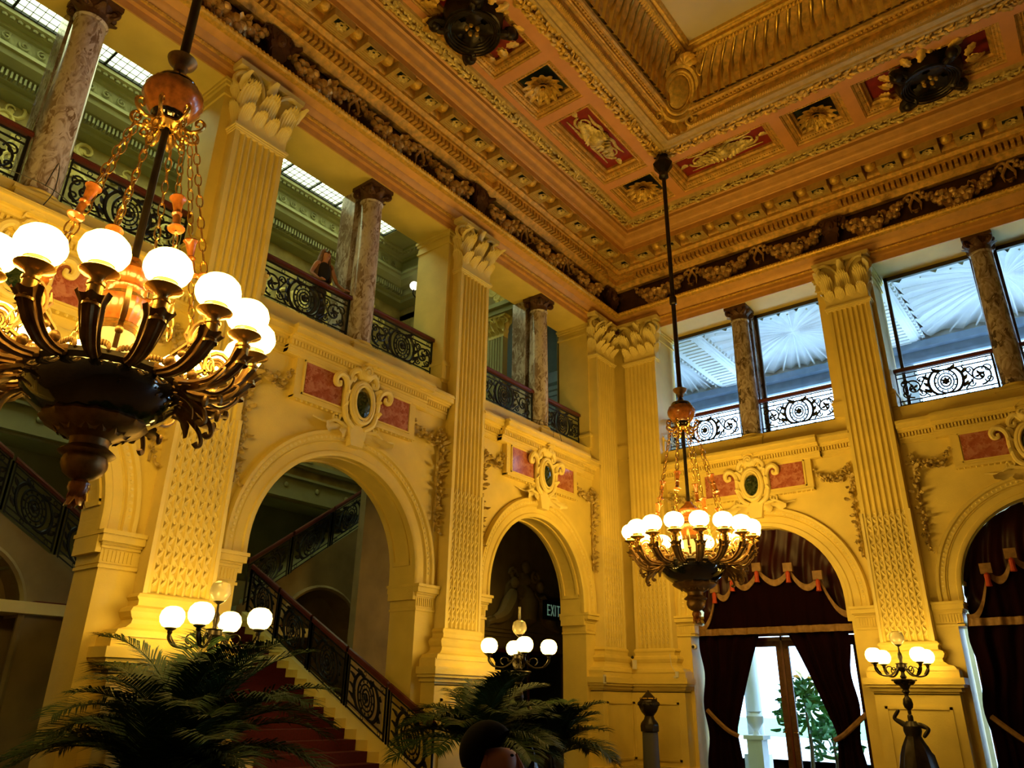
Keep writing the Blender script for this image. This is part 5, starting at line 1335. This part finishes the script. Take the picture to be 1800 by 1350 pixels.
# ------------------------------------------------------------------ wall lamp seen beyond the gallery
e = empty('globe_lamp', (-4.4, -3.75, 12.7), label='single small lit globe lamp glimpsed in the upper gallery left of a jamb', cat='lamp')
MB().ell((0, 0, 0), .13, .13, .13, 14, 10).build('glass_globe', mat('small_lit_globe', (.9, .88, .8), .3, emit=(1, .9, .75), estr=2.), e); m = MB(); m.tube([(0, 0, -.12), (0, 0, -.3), (0, .4, -.4), (0, .88, -.4)], .02, 6); m.build('bracket', 'iron', e)
# ------------------------------------------------------------------ people
def face_bits(e, hx, hy, hz, yawf, s=1., tilt=0.):
    """nose, eyes, mouth, ears on a head centred at (hx,hy,hz) facing local +X rotated by yawf"""
    m = MB(); m.T = xf((hx, hy, hz), rz=yawf) @ Matrix.Scale(s, 4)
    m.tube([(.085, 0, .02), (.101, 0, -.01), (.108, 0, -.028), (.092, 0, -.038)], [.007, .009, .012, .008], 8)
    m.build('nose', 'skin', e)
    for sy in (-1, 1):
        m = MB(); m.T = xf((hx, hy, hz), rz=yawf) @ Matrix.Scale(s, 4); m.ell((-.012, sy*.082, -.01), .018, .012, .032, 8, 6); m.build('ear', 'skin', e)
    m = MB(); m.T = xf((hx, hy, hz), rz=yawf) @ Matrix.Scale(s, 4)
    for sy in (-1, 1): m.ell((.080, sy*.033, .018), .008, .011, .005, 8, 6); m.tube([(.085, sy*.018, .038), (.084, sy*.035, .042), (.076, sy*.048, .038)], .002, 4)
    m.build('eyes', 'darkhair', e)
    m = MB(); m.T = xf((hx, hy, hz), rz=yawf) @ Matrix.Scale(s, 4); m.ell((.098, 0, -.06), .007, .022, .006, 10, 5); m.build('lips', mat('lips', (.35, .09, .07), .5), e)
def hand(m, wrist, d, up, s=1., curl=.5):
    """palm and five fingers; d = finger direction, up = back of the hand"""
    d = Vector(d).normalized(); up = Vector(up).normalized(); sd = d.cross(up).normalized(); w = Vector(wrist)
    m.tube([w, w+d*.03, w+d*.07, w+d*.085], [.024*s, .034*s, .036*s, .030*s], 10, flat=.5)
    for k, (o, l) in enumerate(((-.028, .06), (-.010, .07), (.010, .066), (.027, .052))):
        b = w+d*.08*s+sd*o*s; pts = [b]; dd = d.copy()
        for q in range(3): dd = (dd-up*curl*(.5+.2*q)).normalized(); pts.append(pts[-1]+dd*l*s/2.6)
        m.tube(pts, [.0092*s, .0088*s, .008*s, .006*s], 7)
    b = w+d*.03*s-sd*.03*s; m.tube([b, b-sd*.022*s+d*.02*s, b-sd*.03*s+d*.045*s-up*.01], [.011*s, .010*s, .007*s], 7)
def person(loc, rz, label, pose, hair, cloth, legs='grey'):
    e = empty('person', loc, rz, label=label, cat='person')
    return e
# the woman on the gallery, leaning at the handrail and facing the hall
e = person((-.62, -9.62, 7.66), 0, 'woman in a black halter top with long hair leaning on the gallery handrail', None, None, None)

J = dict(pel=(-.08, 0, .95, (.14, .11)), waist=(-.05, 0, 1.10, (.115, .09)), chest=(0, 0, 1.30, (.13, .10)), up=(.02, 0, 1.43, (.10, .075)), neck=(.03, 0, 1.52, .048), hd=(.045, 0, 1.60, (.088, .098)), top=(.04, 0, 1.685, (.092, .098)),
         sl=(.02, -.17, 1.42, .05), el=(.0, -.26, 1.17, .036), wl=(.20, -.20, .98, .026), sr=(.02, .17, 1.42, .052), er=(-.02, .36, 1.20, .038), wr=(.20, .40, 1.0, .026),
         hl=(-.09, -.09, .88, .10), kl=(-.03, -.10, .50, .065), al=(-.08, -.10, .09, .045), tl=(.08, -.11, .03, .035), hr=(-.09, .09, .88, .10), kr=(-.05, .10, .50, .065), ar=(-.12, .10, .09, .045), tr=(.04, .11, .03, .035))
B = [('pel', 'waist'), ('waist', 'chest'), ('chest', 'up'), ('up', 'neck'), ('neck', 'hd'), ('hd', 'top'), ('up', 'sl'), ('sl', 'el'), ('el', 'wl'), ('up', 'sr'), ('sr', 'er'), ('er', 'wr'), ('pel', 'hl'), ('hl', 'kl'), ('kl', 'al'), ('al', 'tl'), ('pel', 'hr'), ('hr', 'kr'), ('kr', 'ar'), ('ar', 'tr')]
skin_body('body', J, B, 'skin', e)
face_bits(e, .045, 0, 1.625, 0)
m = MB(); hand(m, (.20, -.20, .98), (.9, .1, -.1), (.1, 0, 1)); hand(m, (.20, .40, 1.0), (.9, -.1, -.15), (.1, 0, 1)); m.build('hands', 'skin', e)
J2 = dict(a=(-.05, 0, 1.06, (.155, .13)), b=(-.0, 0, 1.28, (.175, .145)), c=(.015, -.0, 1.40, (.135, .11)), d=(.035, .0, 1.49, .062))
skin_body('halter_top', J2, [('a', 'b'), ('b', 'c'), ('c', 'd')], 'black', e)
J3 = dict(p=(-.08, 0, .96, (.155, .125)), q=(-.05, 0, 1.08, (.125, .10)), hl=(-.09, -.09, .86, .115), kl=(-.03, -.10, .50, .08), al=(-.08, -.10, .14, .065), hr=(-.09, .09, .86, .115), kr=(-.05, .10, .50, .08), ar=(-.12, .10, .14, .065))
skin_body('trousers', J3, [('p', 'q'), ('p', 'hl'), ('hl', 'kl'), ('kl', 'al'), ('p', 'hr'), ('hr', 'kr'), ('kr', 'ar')], 'grey', e)
m = MB()
for i in range(46):
    a = PI*.36+ (2*PI-PI*.72)*i/45; c, s = math.cos(a), math.sin(a)
    m.tube([(.03+.03*c, .03*s, 1.755), (.02+.075*c, .08*s, 1.71), (.0+.095*c, .10*s, 1.60), (-.01+.11*c, .13*s, 1.45), (-.02+.15*c, .17*s, 1.28), (-.0+.15*c, .18*s, 1.12)], [.02, .022, .024, .022, .02, .008], 5)
m.build('long_hair', 'hair', e)
# the man whose head shows at the bottom edge
e = person((7.83, -14.63, .0), 0, 'dark-haired man in profile facing right, only his head showing at the bottom edge', None, None, None)
H = 1.52
fa = .67   # he faces right in the picture
J = dict(pel=(0, 0, .84, (.15, .12)), waist=(0, 0, .98, (.14, .115)), chest=(0, 0, 1.08, (.16, .125)), up=(0, 0, 1.17, (.11, .08)), neck=(.01, 0, 1.265, .062), hd=(.04, 0, 1.355, (.095, .105)), top=(.02, 0, 1.44, (.105, .11)),
         sl=(0, .18, 1.15, .06), el=(0, .24, .97, .045), wl=(.1, .22, .78, .03), sr=(0, -.18, 1.15, .06), er=(0, -.24, .97, .045), wr=(.1, -.22, .78, .03),
         hl=(0, .10, .80, .10), kl=(.02, .11, .45, .07), al=(0, .11, .09, .05), tl=(.14, .12, .04, .04), hr=(0, -.10, .80, .10), kr=(.02, -.11, .45, .07), ar=(0, -.11, .09, .05), tr=(.14, -.12, .04, .04))
e.rotation_euler = (0, 0, fa-.25)
skin_body('body', J, B, 'skin', e); face_bits(e, .028, 0, 1.395, 0)
m = MB(); hand(m, (.1, .22, .78), (.2, 0, -1), (0, 1, 0)); hand(m, (.1, -.22, .78), (.2, 0, -1), (0, -1, 0)); m.build('hands', 'skin', e)
JJ = {k: (v[0], v[1], v[2], tuple(x+.014 for x in v[3]) if isinstance(v[3], tuple) else v[3]+.014) for k, v in J.items()}
skin_body('shirt', {k: JJ[k] for k in ('waist', 'chest', 'up', 'sl', 'el', 'sr', 'er', 'pel')}, [('waist', 'chest'), ('chest', 'up'), ('up', 'sl'), ('sl', 'el'), ('up', 'sr'), ('sr', 'er'), ('pel', 'waist')], 'black', e)
skin_body('trousers', {k: JJ[k] for k in ('pel', 'hl', 'kl', 'al', 'hr', 'kr', 'ar')}, [('pel', 'hl'), ('hl', 'kl'), ('kl', 'al'), ('pel', 'hr'), ('hr', 'kr'), ('kr', 'ar')], 'grey', e)
def hf(u, v):
    a = 2*PI*u; b0 = -.5+1.25*max(0, math.cos(a))**.45; b = b0+(R90-b0)*v
    return (.006+.106*math.cos(a)*math.cos(b), 1.0*.100*math.sin(a)*math.cos(b), 1.42+.108*math.sin(b))
m = MB(); m.grid(hf, 36, 16, cu=True)
m.build('short_hair', 'darkhair', e)
# ------------------------------------------------------------------ camera, world, settings
cam = bpy.data.cameras.new('camera'); co = bpy.data.objects.new('camera', cam); COL.objects.link(co); SC.camera = co
yaw, pitch, roll, fpx = 0.6698, 0.3962, 0.0173, 1325.7
f = Vector((-math.sin(yaw)*math.cos(pitch), math.cos(yaw)*math.cos(pitch), math.sin(pitch)))
r = Vector((math.cos(yaw), math.sin(yaw), 0)); u = r.cross(f)
r2 = r*math.cos(roll)+u*math.sin(roll); u2 = -r*math.sin(roll)+u*math.cos(roll)
M3 = Matrix((r2, u2, -f)).transposed().to_4x4(); M3.translation = Vector((9.8178, -17.0226, 1.6))
co.matrix_world = M3
cam.sensor_width = 36; cam.lens = fpx*36/1800; cam.clip_start = .05; cam.clip_end = 200
w = bpy.data.worlds.new('world'); SC.world = w; w.use_nodes = True
bg = w.node_tree.nodes['Background']; bg.inputs[0].default_value = (.44, .66, .92, 1); bg.inputs[1].default_value = SKY
SC.view_settings.view_transform = 'Standard'; SC.view_settings.look = 'None'; SC.view_settings.gamma = 1; SC.view_settings.use_curve_mapping = False
SC.view_settings.exposure = EXPO
SC.cycles.max_bounces = 6; SC.cycles.diffuse_bounces = 3; SC.cycles.glossy_bounces = 3; SC.cycles.transmission_bounces = 4; SC.cycles.transparent_max_bounces = 8
SC.cycles.sample_clamp_indirect = 6; SC.cycles.caustics_reflective = False; SC.cycles.caustics_refractive = False; SC.cycles.use_denoising = True
SC.cycles.use_adaptive_sampling = False; SC.cycles.use_light_tree = True
MT['globe'].node_tree.nodes['Principled BSDF'].inputs['Emission Strength'].default_value = GLOBE
MT['lampglobe'].node_tree.nodes['Principled BSDF'].inputs['Emission Strength'].default_value = GLOBE*.5
